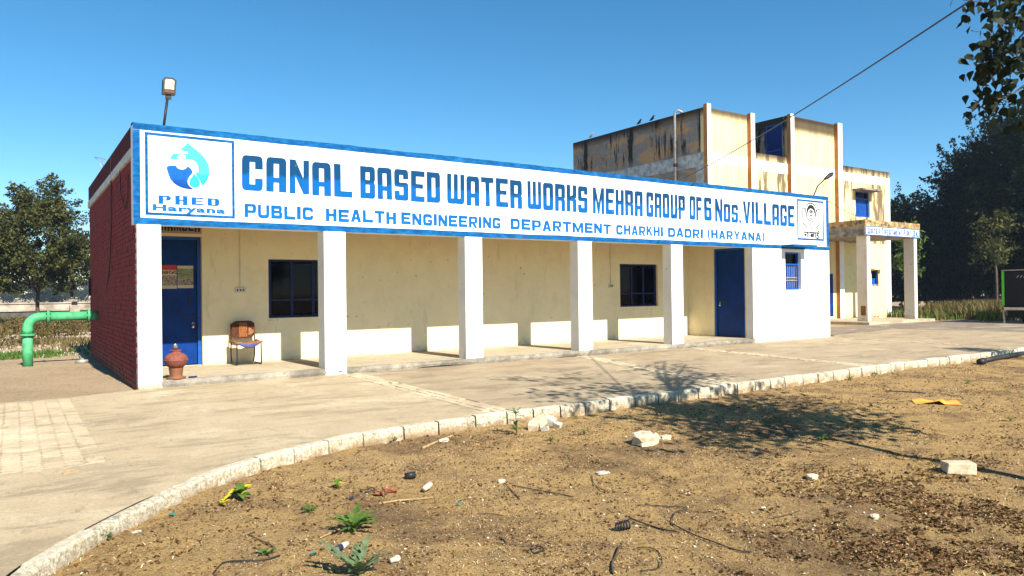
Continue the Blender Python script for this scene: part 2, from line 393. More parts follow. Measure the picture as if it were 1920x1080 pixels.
def poster_mat(name, z0, z1, red):
    t = NT(name); z = t.sep()[2]; f = t.math('MULTIPLY', t.math('SUBTRACT', z, z0), 1 / (z1 - z0))
    blk = t.noise(26, 3, .6, stretch=(1, 1, 1.6))
    pic = t.ramp(blk, [(.38, (.05, .10, .12)), (.47, (.16, .2, .16)), (.55, (.5, .38, .25)), (.64, (.3, .08, .07))])
    col = t.mix(t.math('MULTIPLY', t.step(f, .12, .15), t.step(f, .58, .55)), (.55, .45, .32), pic)
    if red:
        col = t.mix(t.step(f, .78, .8), col, (.45, .04, .06))
        ln = t.math('MULTIPLY', t.math('MULTIPLY', t.step(f, .62, .63), t.step(f, .76, .75)), t.step(t.noise(60, 2, .5, stretch=(1, 1, .6)), .45, .5))
        col = t.mix(ln, col, (.03, .03, .03))
    else:
        col = t.mix(t.math('MULTIPLY', t.step(f, .45, .47), t.step(f, .88, .86)), col, t.mix(t.step(t.noise(70, 2, .5, stretch=(.4, 1, 2)), .5, .54), (.12, .16, .07), (.3, .33, .2)))
    return t.done(col, .6, 0, .3)

# ------------------------------------------------------------------ ground
def catmull(P, n=8):
    P = [np.array(p, float) for p in P]; P = [2 * P[0] - P[1]] + P + [2 * P[-1] - P[-2]]; out = []
    for i in range(1, len(P) - 2):
        for k in range(n):
            t = k / n; a, b, c, d = P[i - 1:i + 3]
            out.append(.5 * ((2 * b) + (c - a) * t + (2 * a - 5 * b + 4 * c - d) * t * t + (3 * b - a - 3 * c + d) * t ** 3))
    out.append(P[-2]); return out
kp = [(-1.96, -10.2), (-1.88, -9.35)] + [tuple(gnd(x, y, .03)[:2]) for x, y in
      [(30, 1073), (130, 1009), (240, 951), (300, 923), (430, 869), (640, 815)]] + [(2.1, -5.75), (3.6, -5.68), (6.4, -5.66), (9.6, -5.58), (13.4, -5.55), (18.6, -5.58), (24, -5.6), (34, -5.65)]
KL = catmull(kp, 12)
KX = np.array([p[0] for p in KL]); KY = np.array([p[1] for p in KL])
g_pts = [(-2.0, -60)] + [tuple(p) for p in KL] + [(60, -5.7), (2500, -5.7), (2500, 3500), (-2500, 3500), (-2500, -60)]
def flat(name, pts, z, mat, parent=None, kind='structure'):
    tri = tessellate_polygon([[Vector((p[0], p[1], 0)) for p in pts]])
    tri = [t if (Vector(pts[t[1]]) - Vector(pts[t[0]])).cross(Vector(pts[t[2]]) - Vector(pts[t[0]])) > 0 else (t[0], t[2], t[1]) for t in tri]
    mb = MB().add([(p[0], p[1], z) for p in pts], tri); o = mb.build(name, mat, parent)
    if kind: o['kind'] = kind
    return o
flat('ground', g_pts, -.035, M['ground'])
def vnoise(x, y, s, seed=0):
    x = np.asarray(x) * s + seed * 17.3; y = np.asarray(y) * s + seed * 9.1
    xi = np.floor(x).astype(int); yi = np.floor(y).astype(int); fx = x - xi; fy = y - yi
    h = lambda a, b: (np.sin(a * 127.1 + b * 311.7 + seed * 74.7) * 43758.5453) % 1.0
    u = fx * fx * (3 - 2 * fx); v = fy * fy * (3 - 2 * fy)
    return (h(xi, yi) * (1 - u) + h(xi + 1, yi) * u) * (1 - v) + (h(xi, yi + 1) * (1 - u) + h(xi + 1, yi + 1) * u) * v
def soil_z(x, y):
    x = np.asarray(x, float); y = np.asarray(y, float)
    b = -.14 + .075 * np.clip((1.2 - x) / 3, 0, 1)
    return b + (vnoise(x, y, .8, 1) - .5) * .05 + (vnoise(x, y, 3.2, 2) - .5) * .028 + (vnoise(x, y, 11, 3) - .5) * .016
def grid_sheet(name, xs, ys, mat):
    X, Y = np.meshgrid(xs, ys); Z = soil_z(X, Y)
    V = np.stack([X, Y, Z], -1).reshape(-1, 3); nx, ny = len(xs), len(ys)
    i = (np.arange(ny - 1)[:, None] * nx + np.arange(nx - 1)[None, :]).ravel()
    F = np.stack([i, i + 1, i + nx + 1, i + nx], 1)
    # drop quads well inside the paved side of the kerb
    cx = V[F].mean(1); ky = np.interp(cx[:, 0], KX[24:], KY[24:]); keep = ~((cx[:, 1] > ky + .25) & (cx[:, 0] > KX[24])) & ~((cx[:, 0] < -2.3))
    o = link(name, arr_mesh(name, V, F[keep], mat, True)); o['kind'] = 'structure'; return o
xs = np.concatenate([np.arange(-2.4, 10, .035), np.arange(10, 20, .1), np.arange(20, 60, 1.0), [60, 200, 2500]])
ys = np.concatenate([[-2500, -200, -60], np.arange(-40, -14, 1.0), np.arange(-14, -5.2, .035)])
grid_sheet('garden_soil', xs, ys, M['soil'])
# kerb stones
kerb = link('kerb', None); kerb['kind'] = 'structure'
seg = np.cumsum([0] + [math.dist(KL[i], KL[i + 1]) for i in range(len(KL) - 1)])
def kpt(s): return Vector((np.interp(s, seg, KX), np.interp(s, seg, KY), 0))
s0 = 0.0
while s0 < seg[-1] - .6:
    L = random.uniform(.40, .54) if s0 > 4 else random.uniform(.55, .8)
    a, b, m = kpt(s0 + .011), kpt(s0 + L - .011), kpt(s0 + L / 2)
    ta = (kpt(s0 + .1) - kpt(s0)).normalized(); tb = (kpt(s0 + L) - kpt(s0 + L - .1)).normalized(); tm = (b - a).normalized()
    hz = .014 + random.uniform(-.010, .010); wdt = .055; V = []
    for (p, tt) in ((a, ta), (m, tm), (b, tb)):
        q = Vector((-tt.y, tt.x, 0)); e = random.uniform(-.004, .004)
        for (o_, z_) in ((-wdt - .012, -.30), (-wdt + e, hz - .018), (-wdt + .016, hz), (wdt - .012, hz), (wdt, hz - .012), (wdt, -.30)):
            V.append(p + q * o_ + Vector((0, 0, z_)))
    F = []
    for i in range(2):
        for k in range(5): F.append((i * 6 + k, i * 6 + k + 1, i * 6 + k + 7, i * 6 + k + 6))
    F += [(5, 4, 3, 2, 1, 0), (12, 13, 14, 15, 16, 17)]
    MB().add(V, F).build('kerb_stone', M['kerb'], kerb, loc=m)
    s0 += L
# paved yard: concrete slabs, paver bands between them, worn zig-zag paver strip
yard = link('paved_yard', None); yard['kind'] = 'structure'
def kerb_y(x): return float(np.interp(x, KX[24:], KY[24:])) + .05
bands = [(-2.3, -2.3), (3.62, 3.42), (9.3, 7.75), (12.95, 12.0), (19.4, 18.6)]
BW = .36
for i in range(len(bands)):
    bt, bb = bands[i]; last = i == len(bands) - 1
    if i == 0:
        left = [(-9, -.55), (-9, -16)] + [(p[0] - .05, p[1] + .03) for p in KL if p[0] < 3.2 and p[1] > -16]
        nt, nb = bands[1]
        pts = [(-1.0, -.45), (-9, -.6), (-9, -10.2)] + [(float(p[0]) - .06, float(p[1]) + .03) for p in KL if p[0] < 1.2] + [(float(p[0]), float(p[1]) + .05) for p in KL if 1.2 <= p[0] < nb - BW / 2 - .02] + [(nb - BW / 2, kerb_y(nb)), (nt - BW / 2, -.02), (-.05, -.06), (-.2, -.12)]
    elif last:
        pts = [(bt + BW / 2, 0.1), (bb + BW / 2, kerb_y(bb)), (26.5, kerb_y(26)), (25.0, 1.1), (20.4, .5)]
    else:
        nt, nb = bands[i + 1]; pts = [(bt + BW / 2, -.02), (bb + BW / 2, kerb_y(bb)), (nb - BW / 2, kerb_y(nb)), (nt - BW / 2, -.02)]
        if i == 3: pts = pts[:3] + [(nt - BW / 2, .0)]
    flat('concrete_slab', pts, 0.0 + random.uniform(-.003, .003), M['apron' if i == 0 else 'apron_grey'], yard, None)
for i in range(1, len(bands)):
    bt, bb = bands[i]; yb = kerb_y(bb); n = 26
    flat('mortar_bed', [(bt - BW / 2, -.02), (bb - BW / 2, yb), (bb + BW / 2, yb), (bt + BW / 2, -.02)], -.007, M['apron'], yard, None)
    for r in range(3):
        for k in range(n):
            if (i == 4 and r == 2): continue
            y0 = -.02 + (yb + .02) * (k + (.5 if r == 1 else 0)) / n; y1 = y0 + (yb + .02) / n * .93
            if y1 < yb: y1 = yb
            if random.random() < .06: continue
            f0 = (y0 + .02) / (yb + .02); f1 = (y1 + .02) / (yb + .02)
            xa = bt + (bb - bt) * f0 + (r - 1.5) * BW / 3 + .006; xb = bt + (bb - bt) * f1 + (r - 1.5) * BW / 3 + .006; w_ = BW / 3 - .012; zz = random.uniform(0.0, .007)
            MB().add([(xa, y0, -.03), (xa + w_, y0, -.03), (xb + w_, y1, -.03), (xb, y1, -.03), (xa, y0, zz), (xa + w_, y0, zz), (xb + w_, y1, zz), (xb, y1, zz)],
                     [(7, 6, 5, 4), (4, 5, 1, 0), (5, 6, 2, 1), (6, 7, 3, 2), (7, 4, 0, 3)]).build('paver', M['paver'], yard, loc=(xa, y0, 0))
zz_mesh = []
def zig_mesh(k):
    w, l = .155, .265; e = .032
    pts = [(0, 0), (w / 2, e), (w, 0), (w + e * .6, l * .25), (w, l * .5), (w + e * .6, l * .75), (w, l), (w / 2, l + e * .6), (0, l), (e * .6, l * .75), (0, l * .5), (e * .6, l * .25)]
    pts = [(x * .955 + random.uniform(-.002, .002), y * .965) for x, y in pts]; n = len(pts)
    V = [(x, y, -.006) for x, y in pts] + [(x, y, .012) for x, y in pts]
    F = [tuple(range(n, 2 * n))] + [(i, (i + 1) % n, n + (i + 1) % n, n + i) for i in range(n)]
    me = bpy.data.meshes.new('paver'); me.from_pydata(V, [], F); me.materials.append(M['paver']); return me
zz_mesh = [zig_mesh(k) for k in range(4)]
for c_ in range(8):
    for r_i in range(20):
        x = -2.25 + c_ * .16 ; y = -5.75 + r_i * .268 + (.06 if c_ % 2 else 0)
        fade = (r_i < 3 and random.random() < .6 - .15 * r_i) or random.random() < .03
        if fade or y > -.75: continue
        o = link('paver', random.choice(zz_mesh), yard, (x + random.uniform(-.004, .004), y, random.uniform(-.0105, -.004)))
        o.rotation_euler = (random.uniform(-.012, .012), random.uniform(-.012, .012), 0)
flat('approach_road', [(25.0, 1.1), (26.5, -5.6), (60, -5.6), (60, 3.0), (20.5, 3.5), (20.4, .5)], -.012, M['road'])

# ------------------------------------------------------------------ lettering
def rnd(pts, rx, ry):
    """round the flagged corners of an outline"""
    out = []; n = len(pts)
    for i, p in enumerate(pts):
        if len(p) < 3: out.append((p[0], p[1])); continue
        a = Vector(pts[i - 1][:2]); b = Vector(p[:2]); c = Vector(pts[(i + 1) % n][:2])
        da = (a - b).normalized(); dc = (c - b).normalized(); k = p[2]
        pa = b + Vector((da.x * rx * k, da.y * ry * k)); pc = b + Vector((dc.x * rx * k, dc.y * ry * k))
        for t in (0, .33, .67, 1): out.append(tuple(pa * (1 - t) ** 2 + b * 2 * t * (1 - t) + pc * t * t))
    return out
S, T = .375, .185
R1 = lambda a, b, c, d: [(a, b), (c, b), (c, d), (a, d)]
GL = {
 'A': ([(0, 0), (S, 0), (S, .27), (1 - S, .27), (1 - S, 0), (1, 0), (1, 1, 1), (0, 1, 1)], [R1(S, .42, 1 - S, 1 - T)]),
 'B': ([(0, 0), (1, 0, 1), (1, .48, .6), (.94, .51), (1, .54, .6), (1, 1, 1), (0, 1)], [R1(S, T, 1 - S, .43), R1(S, .58, 1 - S, 1 - T)]),
 'C': ([(0, 0, 1), (1, 0, 1), (1, .36), (1 - S, .36), (1 - S, T), (S, T), (S, 1 - T), (1 - S, 1 - T), (1 - S, .62), (1, .62), (1, 1, 1), (0, 1, 1)], []),
 'D': ([(0, 0), (1, 0, 1), (1, 1, 1), (0, 1)], [R1(S, T, 1 - S, 1 - T)]),
 'E': ([(0, 0), (1, 0), (1, T), (S, T), (S, .43), (.88, .43), (.88, .58), (S, .58), (S, 1 - T), (1, 1 - T), (1, 1), (0, 1)], []),
 'F': ([(0, 0), (S, 0), (S, .42), (.88, .42), (.88, .57), (S, .57), (S, 1 - T), (1, 1 - T), (1, 1), (0, 1)], []),
 'G': ([(0, 0, 1), (1, 0, 1), (1, .5), (.5, .5), (.5, .36), (1 - S, .36), (1 - S, T), (S, T), (S, 1 - T), (1 - S, 1 - T), (1 - S, .66), (1, .66), (1, 1, 1), (0, 1, 1)], []),
 'H': ([(0, 0), (S, 0), (S, .42), (1 - S, .42), (1 - S, 0), (1, 0), (1, 1), (1 - S, 1), (1 - S, .58), (S, .58), (S, 1), (0, 1)], []),
 'I': ([(0, 0), (1, 0), (1, 1), (0, 1)], []),
 'K': ([(0, 0), (S, 0), (S, .41), (1 - S, .38), (1 - S, 0), (1, 0), (1, .44), (.88, .5), (1, .56), (1, 1), (1 - S, 1), (1 - S, .63), (S, .58), (S, 1), (0, 1)], []),
 'L': ([(0, 0), (1, 0), (1, T), (S, T), (S, 1), (0, 1)], []),
 'M': ([(0, 0), (.25, 0), (.25, .58), (.43, 0), (.57, 0), (.75, .58), (.75, 0), (1, 0), (1, 1), (.74, 1), (.5, .42), (.26, 1), (0, 1)], []),
 'N': ([(0, 0), (.3, 0), (.3, .5), (.7, 0), (1, 0), (1, 1), (.7, 1), (.7, .47), (.3, 1), (0, 1)], []),
 'O': ([(0, 0, 1), (1, 0, 1), (1, 1, 1), (0, 1, 1)], [R1(S, T, 1 - S, 1 - T)]),
 'P': ([(0, 0), (S, 0), (S, .36), (1, .36, 1), (1, 1, 1), (0, 1)], [R1(S, .51, 1 - S, 1 - T)]),
 'R': ([(0, 0), (S, 0), (S, .38), (1 - S, .38), (1 - S, 0), (1, 0), (1, .41), (.93, .46), (1, .51), (1, 1, 1), (0, 1)], [R1(S, .53, 1 - S, 1 - T)]),
 'S': ([(0, 0, 1), (1, 0, 1), (1, .58, .8), (S, .58), (S, 1 - T), (1 - S, 1 - T), (1 - S, .69), (1, .69), (1, 1, 1), (0, 1, 1), (0, .43, .8), (1 - S, .43), (1 - S, T), (S, T), (S, .31), (0, .31)], []),
 'T': ([(.33, 0), (.67, 0), (.67, 1 - T), (1, 1 - T), (1, 1), (0, 1), (0, 1 - T), (.33, 1 - T)], []),
 'U': ([(0, 0, 1), (1, 0, 1), (1, 1), (1 - S, 1), (1 - S, T), (S, T), (S, 1), (0, 1)], []),
 'V': ([(.33, 0), (.67, 0), (1, 1), (.66, 1), (.5, .32), (.34, 1), (0, 1)], []),
 'W': ([(0, 0, .8), (.47, 0), (.5, .03), (.53, 0), (1, 0, .8), (1, 1), (.76, 1), (.76, T), (.62, T), (.62, 1), (.38, 1), (.38, T), (.24, T), (.24, 1), (0, 1)], []),
 '6': ([(0, 0, 1), (1, 0, 1), (1, .58, 1), (S, .58), (S, 1 - T), (1 - S, 1 - T), (1 - S, .72), (1, .72), (1, 1, 1), (0, 1, 1)], [R1(S, T, 1 - S, .43)]),
 '2': ([(0, 0), (1, 0), (1, T), (S, T), (S, .35), (1, .5), (1, 1, 1), (0, 1, 1), (0, .7), (S, .7), (S, 1 - T), (1 - S, 1 - T), (1 - S, .58), (0, .42)], []),
 '.': ([(0, 0), (1, 0), (1, .13), (0, .13)], []), }
GL['0'] = GL['O']
S2, T2 = .31, .265
G2 = {
 'A': ([(0, 0), (.31, 0), (.37, .19), (.63, .19), (.69, 0), (1, 0), (.67, 1), (.33, 1)], [[(.43, .39), (.57, .39), (.5, .66)]]),
 'B': ([(0, 0), (1, 0, 1), (1, .5, .7), (.9, .52), (.96, .55, .7), (.96, 1, 1), (0, 1)], [R1(S2, T2, .7, .41), R1(S2, .62, .68, 1 - T2)]),
 'C': ([(0, 0, 1.4), (1, 0, 1.4), (1, .36), (.74, .36), (.74, T2, .4), (S2, T2, .4), (S2, 1 - T2, .4), (.74, 1 - T2, .4), (.74, .64), (1, .64), (1, 1, 1.4), (0, 1, 1.4)], []),
 'D': ([(0, 0), (1, 0, 1.5), (1, 1, 1.5), (0, 1)], [[(S2, T2), (.73, T2, .5), (.73, 1 - T2, .5), (S2, 1 - T2)]]),
 'E': ([(0, 0), (1, 0), (1, T2), (S2, T2), (S2, .4), (.9, .4), (.9, .61), (S2, .61), (S2, 1 - T2), (1, 1 - T2), (1, 1), (0, 1)], []),
 'G': ([(0, 0, 1.4), (1, 0, 1.2), (1, .52), (.52, .52), (.52, .33), (.74, .33), (.74, T2), (S2, T2, .4), (S2, 1 - T2, .4), (.74, 1 - T2, .4), (.74, .66), (1, .66), (1, 1, 1.4), (0, 1, 1.4)], []),
 'H': ([(0, 0), (.325, 0), (.325, .39), (.675, .39), (.675, 0), (1, 0), (1, 1), (.675, 1), (.675, .62), (.325, .62), (.325, 1), (0, 1)], []),
 'I': GL['I'],
 'K': ([(0, 0), (.325, 0), (.325, .3), (.4, .42), (.68, 0), (1, 0), (.6, .6), (.98, 1), (.65, 1), (.325, .62), (.325, 1), (0, 1)], []),
 'L': ([(0, 0), (1, 0), (1, T2), (.3, T2), (.3, 1), (0, 1)], []),
 'M': ([(0, 0), (.23, 0), (.23, .58), (.42, .05), (.58, .05), (.77, .58), (.77, 0), (1, 0), (1, 1), (.74, 1), (.5, .42), (.26, 1), (0, 1)], []),
 'N': ([(0, 0), (.28, 0), (.28, .52), (.7, 0), (1, 0), (1, 1), (.72, 1), (.72, .48), (.3, 1), (0, 1)], []),
 'P': ([(0, 0), (.325, 0), (.325, .32), (1, .32, 1.1), (1, 1, 1.1), (0, 1)], [[(.325, .53), (.7, .53, .3), (.7, .79, .3), (.325, .79)]]),
 'R': ([(0, 0), (.325, 0), (.325, .34), (.42, .34), (.68, 0), (1, 0), (.73, .38), (1, .46, .5), (1, 1, 1.1), (0, 1)], [[(.325, .54), (.7, .54, .3), (.7, .79, .3), (.325, .79)]]),
 'T': ([(.35, 0), (.65, 0), (.65, .77), (1, .77), (1, 1), (0, 1), (0, .77), (.35, .77)], []),
 'U': ([(0, 0, 1.5), (1, 0, 1.5), (1, 1), (.72, 1), (.72, T2, .5), (.28, T2, .5), (.28, 1), (0, 1)], []),
 'Y': ([(.36, 0), (.64, 0), (.64, .4), (1, 1), (.7, 1), (.5, .63), (.3, 1), (0, 1), (.36, .4)], []),
 '(': ([(.6, -.14), (1, -.14), (.72, .2), (.66, .5), (.72, .8), (1, 1.14), (.6, 1.14), (.2, .85), (.05, .5), (.2, .15)], []),
 ')': ([(0, -.14), (.4, -.14), (.8, .15), (.95, .5), (.8, .85), (.4, 1.14), (0, 1.14), (.28, .8), (.34, .5), (.28, .2)], []), }
GW = {'(': .42, ')': .42, 'I': .36, 'W': 1.3, 'M': 1.3, '.': .3}
def word(mb, txt, x0, x1, z0, z1, y, gap=.16, small=.80, tilt=.012, G=None, rx=.20):
    G = G or GL
    ws = [GW.get(ch.upper(), 1.0) * (.92 if ch.islower() else 1) for ch in txt]
    u = (x1 - x0) / (sum(ws) + gap * (len(txt) - 1)); x = x0
    for ch, w_ in zip(txt, ws):
        o, holes = G[ch.upper()]; W_ = w_ * u; H_ = (z1 - z0) * (small if ch.islower() else 1)
        j = random.uniform(-.008, .008); sh = random.uniform(-tilt, tilt)
        ry = rx * W_ / H_ * 1.3; out = rnd(o, rx, ry); holes = [rnd(h, rx, ry) for h in holes]
        f = lambda p: (x + p[0] * W_ + sh * p[1] * H_, z0 + j + p[1] * H_)
        mb.sheet([[f(p) for p in out]] + [[f(p) for p in h] for h in holes], y)
        x += W_ + gap * u
    return mb
def text_fit(mb, s, x0, x1, z0, z1, y, off=.02, flip=False, spacing=1.0):
    cu = bpy.data.curves.new('t', 'FONT'); cu.body = s; cu.offset = off; cu.resolution_u = 3; cu.space_character = spacing
    ob = bpy.data.objects.new('t', cu); COL.objects.link(ob)
    bpy.context.view_layer.update()
    me = bpy.data.meshes.new_from_object(ob.evaluated_get(bpy.context.evaluated_depsgraph_get()))
    V = np.array([v.co[:2] for v in me.vertices]); mn = V.min(0); mx = V.max(0)
    V = (V - mn) / (mx - mn)
    if flip is False: P = [(x0 + p[0] * (x1 - x0), y, z0 + p[1] * (z1 - z0)) for p in V]
    else: P = [flip(p) for p in V]
    mb.add(P, [tuple(f.vertices) for f in me.polygons])
    bpy.data.objects.remove(ob); bpy.data.curves.remove(cu); bpy.data.meshes.remove(me)
    return mb

# ------------------------------------------------------------------ main building
BX1, BY1 = 19.33, 8.7
FZ0, FZ1 = 2.69, 4.35
bld = thing('water_works_building', 'long low white building with pillared verandah and blue lettered fascia', 'building', (0, 0, 0))
# side brick wall
sw = MB().box(.010, .23, .26, BY1, -.05, 3.83).build('side_wall', M['maroon'], bld)
bh, bl = .0855, .243
bm_list = []
for k in range(5):
    e = lambda: random.uniform(-.003, .003)
    mbk = MB().add([(0 + e(), -.1195 + e(), -.037), (.012, -.1195, -.037), (.012, .1195, -.037), (0 + e(), .1195 + e(), -.037), (0 + e(), -.1195 + e(), .037), (.012, -.1195, .037), (.012, .1195, .037), (0 + e(), .1195 + e(), .037)],
                   [(0, 3, 2, 1), (4, 5, 6, 7), (0, 1, 5, 4), (2, 3, 7, 6), (3, 0, 4, 7)])
    me = bpy.data.meshes.new('brick'); me.from_pydata(mbk.v, [], mbk.f); me.materials.append(M['maroon']); bm_list.append(me)
bricks = []
for r in range(45):
    z = r * bh + .03
    if z + .04 > 3.83: break
    y = .13 + (bl / 2 if r % 2 else 0)
    while y < BY1 - .1: bricks.append((y, z)); y += bl
bricks.sort(key=lambda b: b[0] + abs(b[1] - 1.5) * .12)
far_b = MB()
for i, (y, z) in enumerate(bricks):
    j = random.uniform(-.0035, .0035)
    if i < 300: link('brick', random.choice(bm_list), sw, (.0 + j, y, z))
    else:
        q = random.choice(bm_list); far_b.add([(v.co.x + j, v.co.y + y, v.co.z + z) for v in q.vertices], [tuple(p.vertices) for p in q.polygons])
fb = far_b.build('brick_course', M['maroon'], sw); fb['kind'] = 'stuff'
MB().box(-.03, .26, .27, BY1 + .03, 3.83, 3.985).build('roof_slab_edge', M['bandwhite'], bld)
MB().box(-.012, .22, .27, BY1, 3.987, 4.36).build('side_parapet', M['maroon_dark'], bld)
wm = MB().tube([(-.02, 3.3, 4.3), (-.025, 3.28, 3.5), (-.02, 3.4, 2.9), (-.025, 3.55, 2.4), (-.02, 3.9, 2.0), (-.025, 4.4, 1.72)], .011, 6).build('hanging_wire', M['black_plastic'], bld, True)
MB().tube([(-.02, 1.9, 3.95), (-.025, 1.7, 3.4), (-.02, 1.2, 3.05), (-.02, .8, 3.25), (-.02, .7, 3.6)], .008, 6).build('hanging_wire', M['black_plastic'], bld, True)
wb = MB(); wb.box(-.06, .0, 8.3, 8.5, 1.55, 2.0); wb.build('meter_box', M['iron'], bld, bevel=.006)
# roof, floor, other walls
MB().box(.24, BX1 - .02, .26, BY1, 3.16, 3.30).build('roof_slab', M['ceil'], bld)
MB().box(.24, BX1, BY1 - .23, BY1 + .02, -.05, 4.3).build('rear_wall', M['cream'], bld)
MB().box(BX1 - .23, BX1 - .003, .26, BY1 - .24, -.05, 4.3).build('end_wall', M['white'], bld)
# verandah floor with a crumbled front edge
fl = MB().box(.24, 15.62, .03, 2.62, -.03, .118).build('verandah_floor', M['floor'], bld)
n = 260; xs_ = np.linspace(.36, 15.64, n); V = []; F = []
top = .12 + (vnoise(xs_, 0, 1.7, 5) - .5) * .012; outy = -.035 - vnoise(xs_, 0, 2.1, 6) * .03 - (vnoise(xs_, 0, 9, 7) - .5) * .02
bot = -.02 + np.maximum(0, vnoise(xs_, 0, 2.6, 8) - .55) * .12
for i in range(n):
    V += [(xs_[i], .06, top[i]), (xs_[i], -.02, top[i] + .0), (xs_[i], outy[i], top[i] - .012), (xs_[i], outy[i] - .008, (top[i] + bot[i]) / 2), (xs_[i], outy[i] + .01, bot[i]), (xs_[i], .05, bot[i] + .004)]
for i in range(n - 1):
    for k in range(5): F.append((i * 6 + k, i * 6 + k + 1, i * 6 + k + 7, i * 6 + k + 6))
MB().add(V, F).build('plinth_edge', M['plinth'], bld)
# pillars
def pillar(x0, x1, y1, z0, yf=0.004):
    MB().box(x0, x1, yf, y1, z0, FZ0).build('pillar', M['white'], bld, bevel=.006)
pillar(.012, .372, .25, -.04, -.045)
pillar(3.14, 3.565, .30, -.03, -.05)
for a in (6.21, 9.27, 12.36): pillar(a, a + .425, .30, .10, -.012)
# room at the far end of the verandah
room = cells(MB(), 15.63, BX1, -.05, FZ0, .003, .23, [(17.12, 17.89, 1.48, 2.60)]).build('room_front_wall', M['white'], bld)
cells(MB(), .23, 2.42, .0, 3.16, 15.63, 15.80, [(.28, 1.40, .12, 2.72)], 'x').build('room_side_wall', M['cream'], bld)
# back wall
W1, W2 = (2.81, 4.31, 1.02, 2.27), (12.79, 14.31, 1.05, 2.29)
cells(MB(), .23, 15.63, .0, 3.16, 2.40, 2.63, [(.46, 1.49, .12, 2.70), W1, W2]).build('back_wall', M['cream'], bld)
MB().box(.24, .26, .26, 2.39, .119, 3.15).build('verandah_end_plaster', M['cream'], bld)
# doors
def door_y(x0, x1, z0, z1, y, nm='door'):
    d = MB().box(x0 + .07, x1 - .07, y, y + .04, z0 + .02, z1 - .07).build(nm, M['blue_door'], bld, bevel=.004)
    MB().box(x0, x0 + .065, y - .05, y + .05, z0, z1).box(x1 - .065, x1, y - .05, y + .05, z0, z1).box(x0 + .066, x1 - .066, y - .05, y + .05, z1 - .065, z1).build('door_frame', M['blue_frame'], d)
    return d
D1 = door_y(.46, 1.49, .12, 2.70, 2.56); D1['label'] = 'blue steel door with two posters beside the clay pot'
MB().box(1.27, 1.29, 2.53, 2.562, 1.28, 1.58).build('handle', M['iron'], D1)
MB().box(1.12, 1.40, 2.535, 2.56, 1.10, 1.125).build('bolt', M['iron'], D1)
MB().lathe((1.34, 2.53, .86), [(.0, 0), (.032, .005), (.036, .03), (.03, .06), (.0, .065)], 12).tube([(1.32, 2.53, .91), (1.322, 2.53, .965), (1.34, 2.53, .985), (1.358, 2.53, .965), (1.36, 2.53, .91)], .006, 6).build('padlock', M['steel'], D1, True)
MB().box(.73, 1.045, 2.548, 2.5595, 1.66, 2.13).build('poster', poster_mat('festival_poster_print', 1.66, 2.13, True), D1)
MB().box(1.06, 1.355, 2.548, 2.5595, 1.67, 2.12).build('poster', poster_mat('notice_poster_print', 1.67, 2.12, False), D1)
nb_ = MB().box(.55, 1.485, 2.375, 2.398, 2.755, 3.05).build('nameplate', simple('nameplate_board', (.42, .27, .22), rough=.6), bld)
word(MB(), 'CHAMBER', .62, 1.455, 2.80, 3.01, 2.372).build('lettering', M['black'], nb_)
D2 = MB().box(15.70, 15.735, .345, 1.335, .14, 2.65).build('door', M['blue_door'], bld, bevel=.004); D2['label'] = 'blue steel door in the end wall of the verandah'
MB().box(15.66, 15.76, .28, .34, .12, 2.72).box(15.66, 15.76, 1.34, 1.40, .12, 2.72).box(15.66, 15.76, .341, 1.339, 2.655, 2.72).build('door_frame', M['blue_frame'], D2)
MB().box(15.685, 15.70, 1.0, 1.25, 1.18, 1.21).build('bolt', M['iron'], D2)
MB().lathe((15.68, 1.22, 1.02), [(.0, 0), (.032, .005), (.036, .03), (.03, .06), (.0, .065)], 12).tube([(15.68, 1.2, 1.08), (15.68, 1.202, 1.13), (15.68, 1.22, 1.15), (15.68, 1.238, 1.13), (15.68, 1.24, 1.08)], .006, 6).build('padlock', M['steel'], D2, True)
# windows of the verandah
def window_y(w, lab):
    x0, x1, z0, z1 = w; y = 2.47
    fr = MB().box(x0, x0 + .05, y, y + .07, z0, z1).box(x1 - .05, x1, y, y + .07, z0, z1).box(x0 + .051, x1 - .051, y, y + .07, z1 - .05, z1).box(x0 + .051, x1 - .051, y, y + .07, z0, z0 + .05)
    wn_ = fr.build('window', M['dark_blue'], bld); wn_['label'] = lab
    third = (x1 - x0 - .1) / 3
    for i in range(3):
        a = x0 + .05 + i * third
        MB().box(a + .03, a + third - .03, y + .03, y + .036, z0 + .08, z1 - .08).build('pane', M['glass'], wn_)
        MB().box(a, a + .029, y + .005, y + .06, z0 + .051, z1 - .051).box(a + third - .029, a + third, y + .005, y + .06, z0 + .051, z1 - .051).box(a + .03, a + third - .03, y + .01, y + .055, z0 + .36, z0 + .40).build('sash', M['dark_blue'], wn_)
    for i in range(9):
        xx = x0 + .1 + i * (x1 - x0 - .2) / 8
        MB().tube([(xx, y + .09, z0 + .06), (xx, y + .09, z1 - .06)], .007, 6).build('bar', M['iron'], wn_)
window_y(W1, 'dark blue shuttered window behind the chair bay'); window_y(W2, 'dark blue shuttered window beside the small switch board')
# switch boards and conduits
for (x, z, wd_) in ((2.23, 1.62, .2), (12.42, 1.66, .15)):
    sb = MB().box(x - wd_ / 2, x + wd_ / 2, 2.36, 2.399, z - .05, z + .05).build('switch_board', M['grey_plastic'], bld, bevel=.006)
    for k in range(3): MB().box(x - wd_ / 2 + .025 + k * wd_ * .3, x - wd_ / 2 + .05 + k * wd_ * .3, 2.352, 2.359, z - .02, z + .02).build('switch', M['iron'], sb)
    MB().box(x - .008, x + .008, 2.383, 2.3985, z + .052, 3.15).build('conduit', M['grey_plastic'], bld)
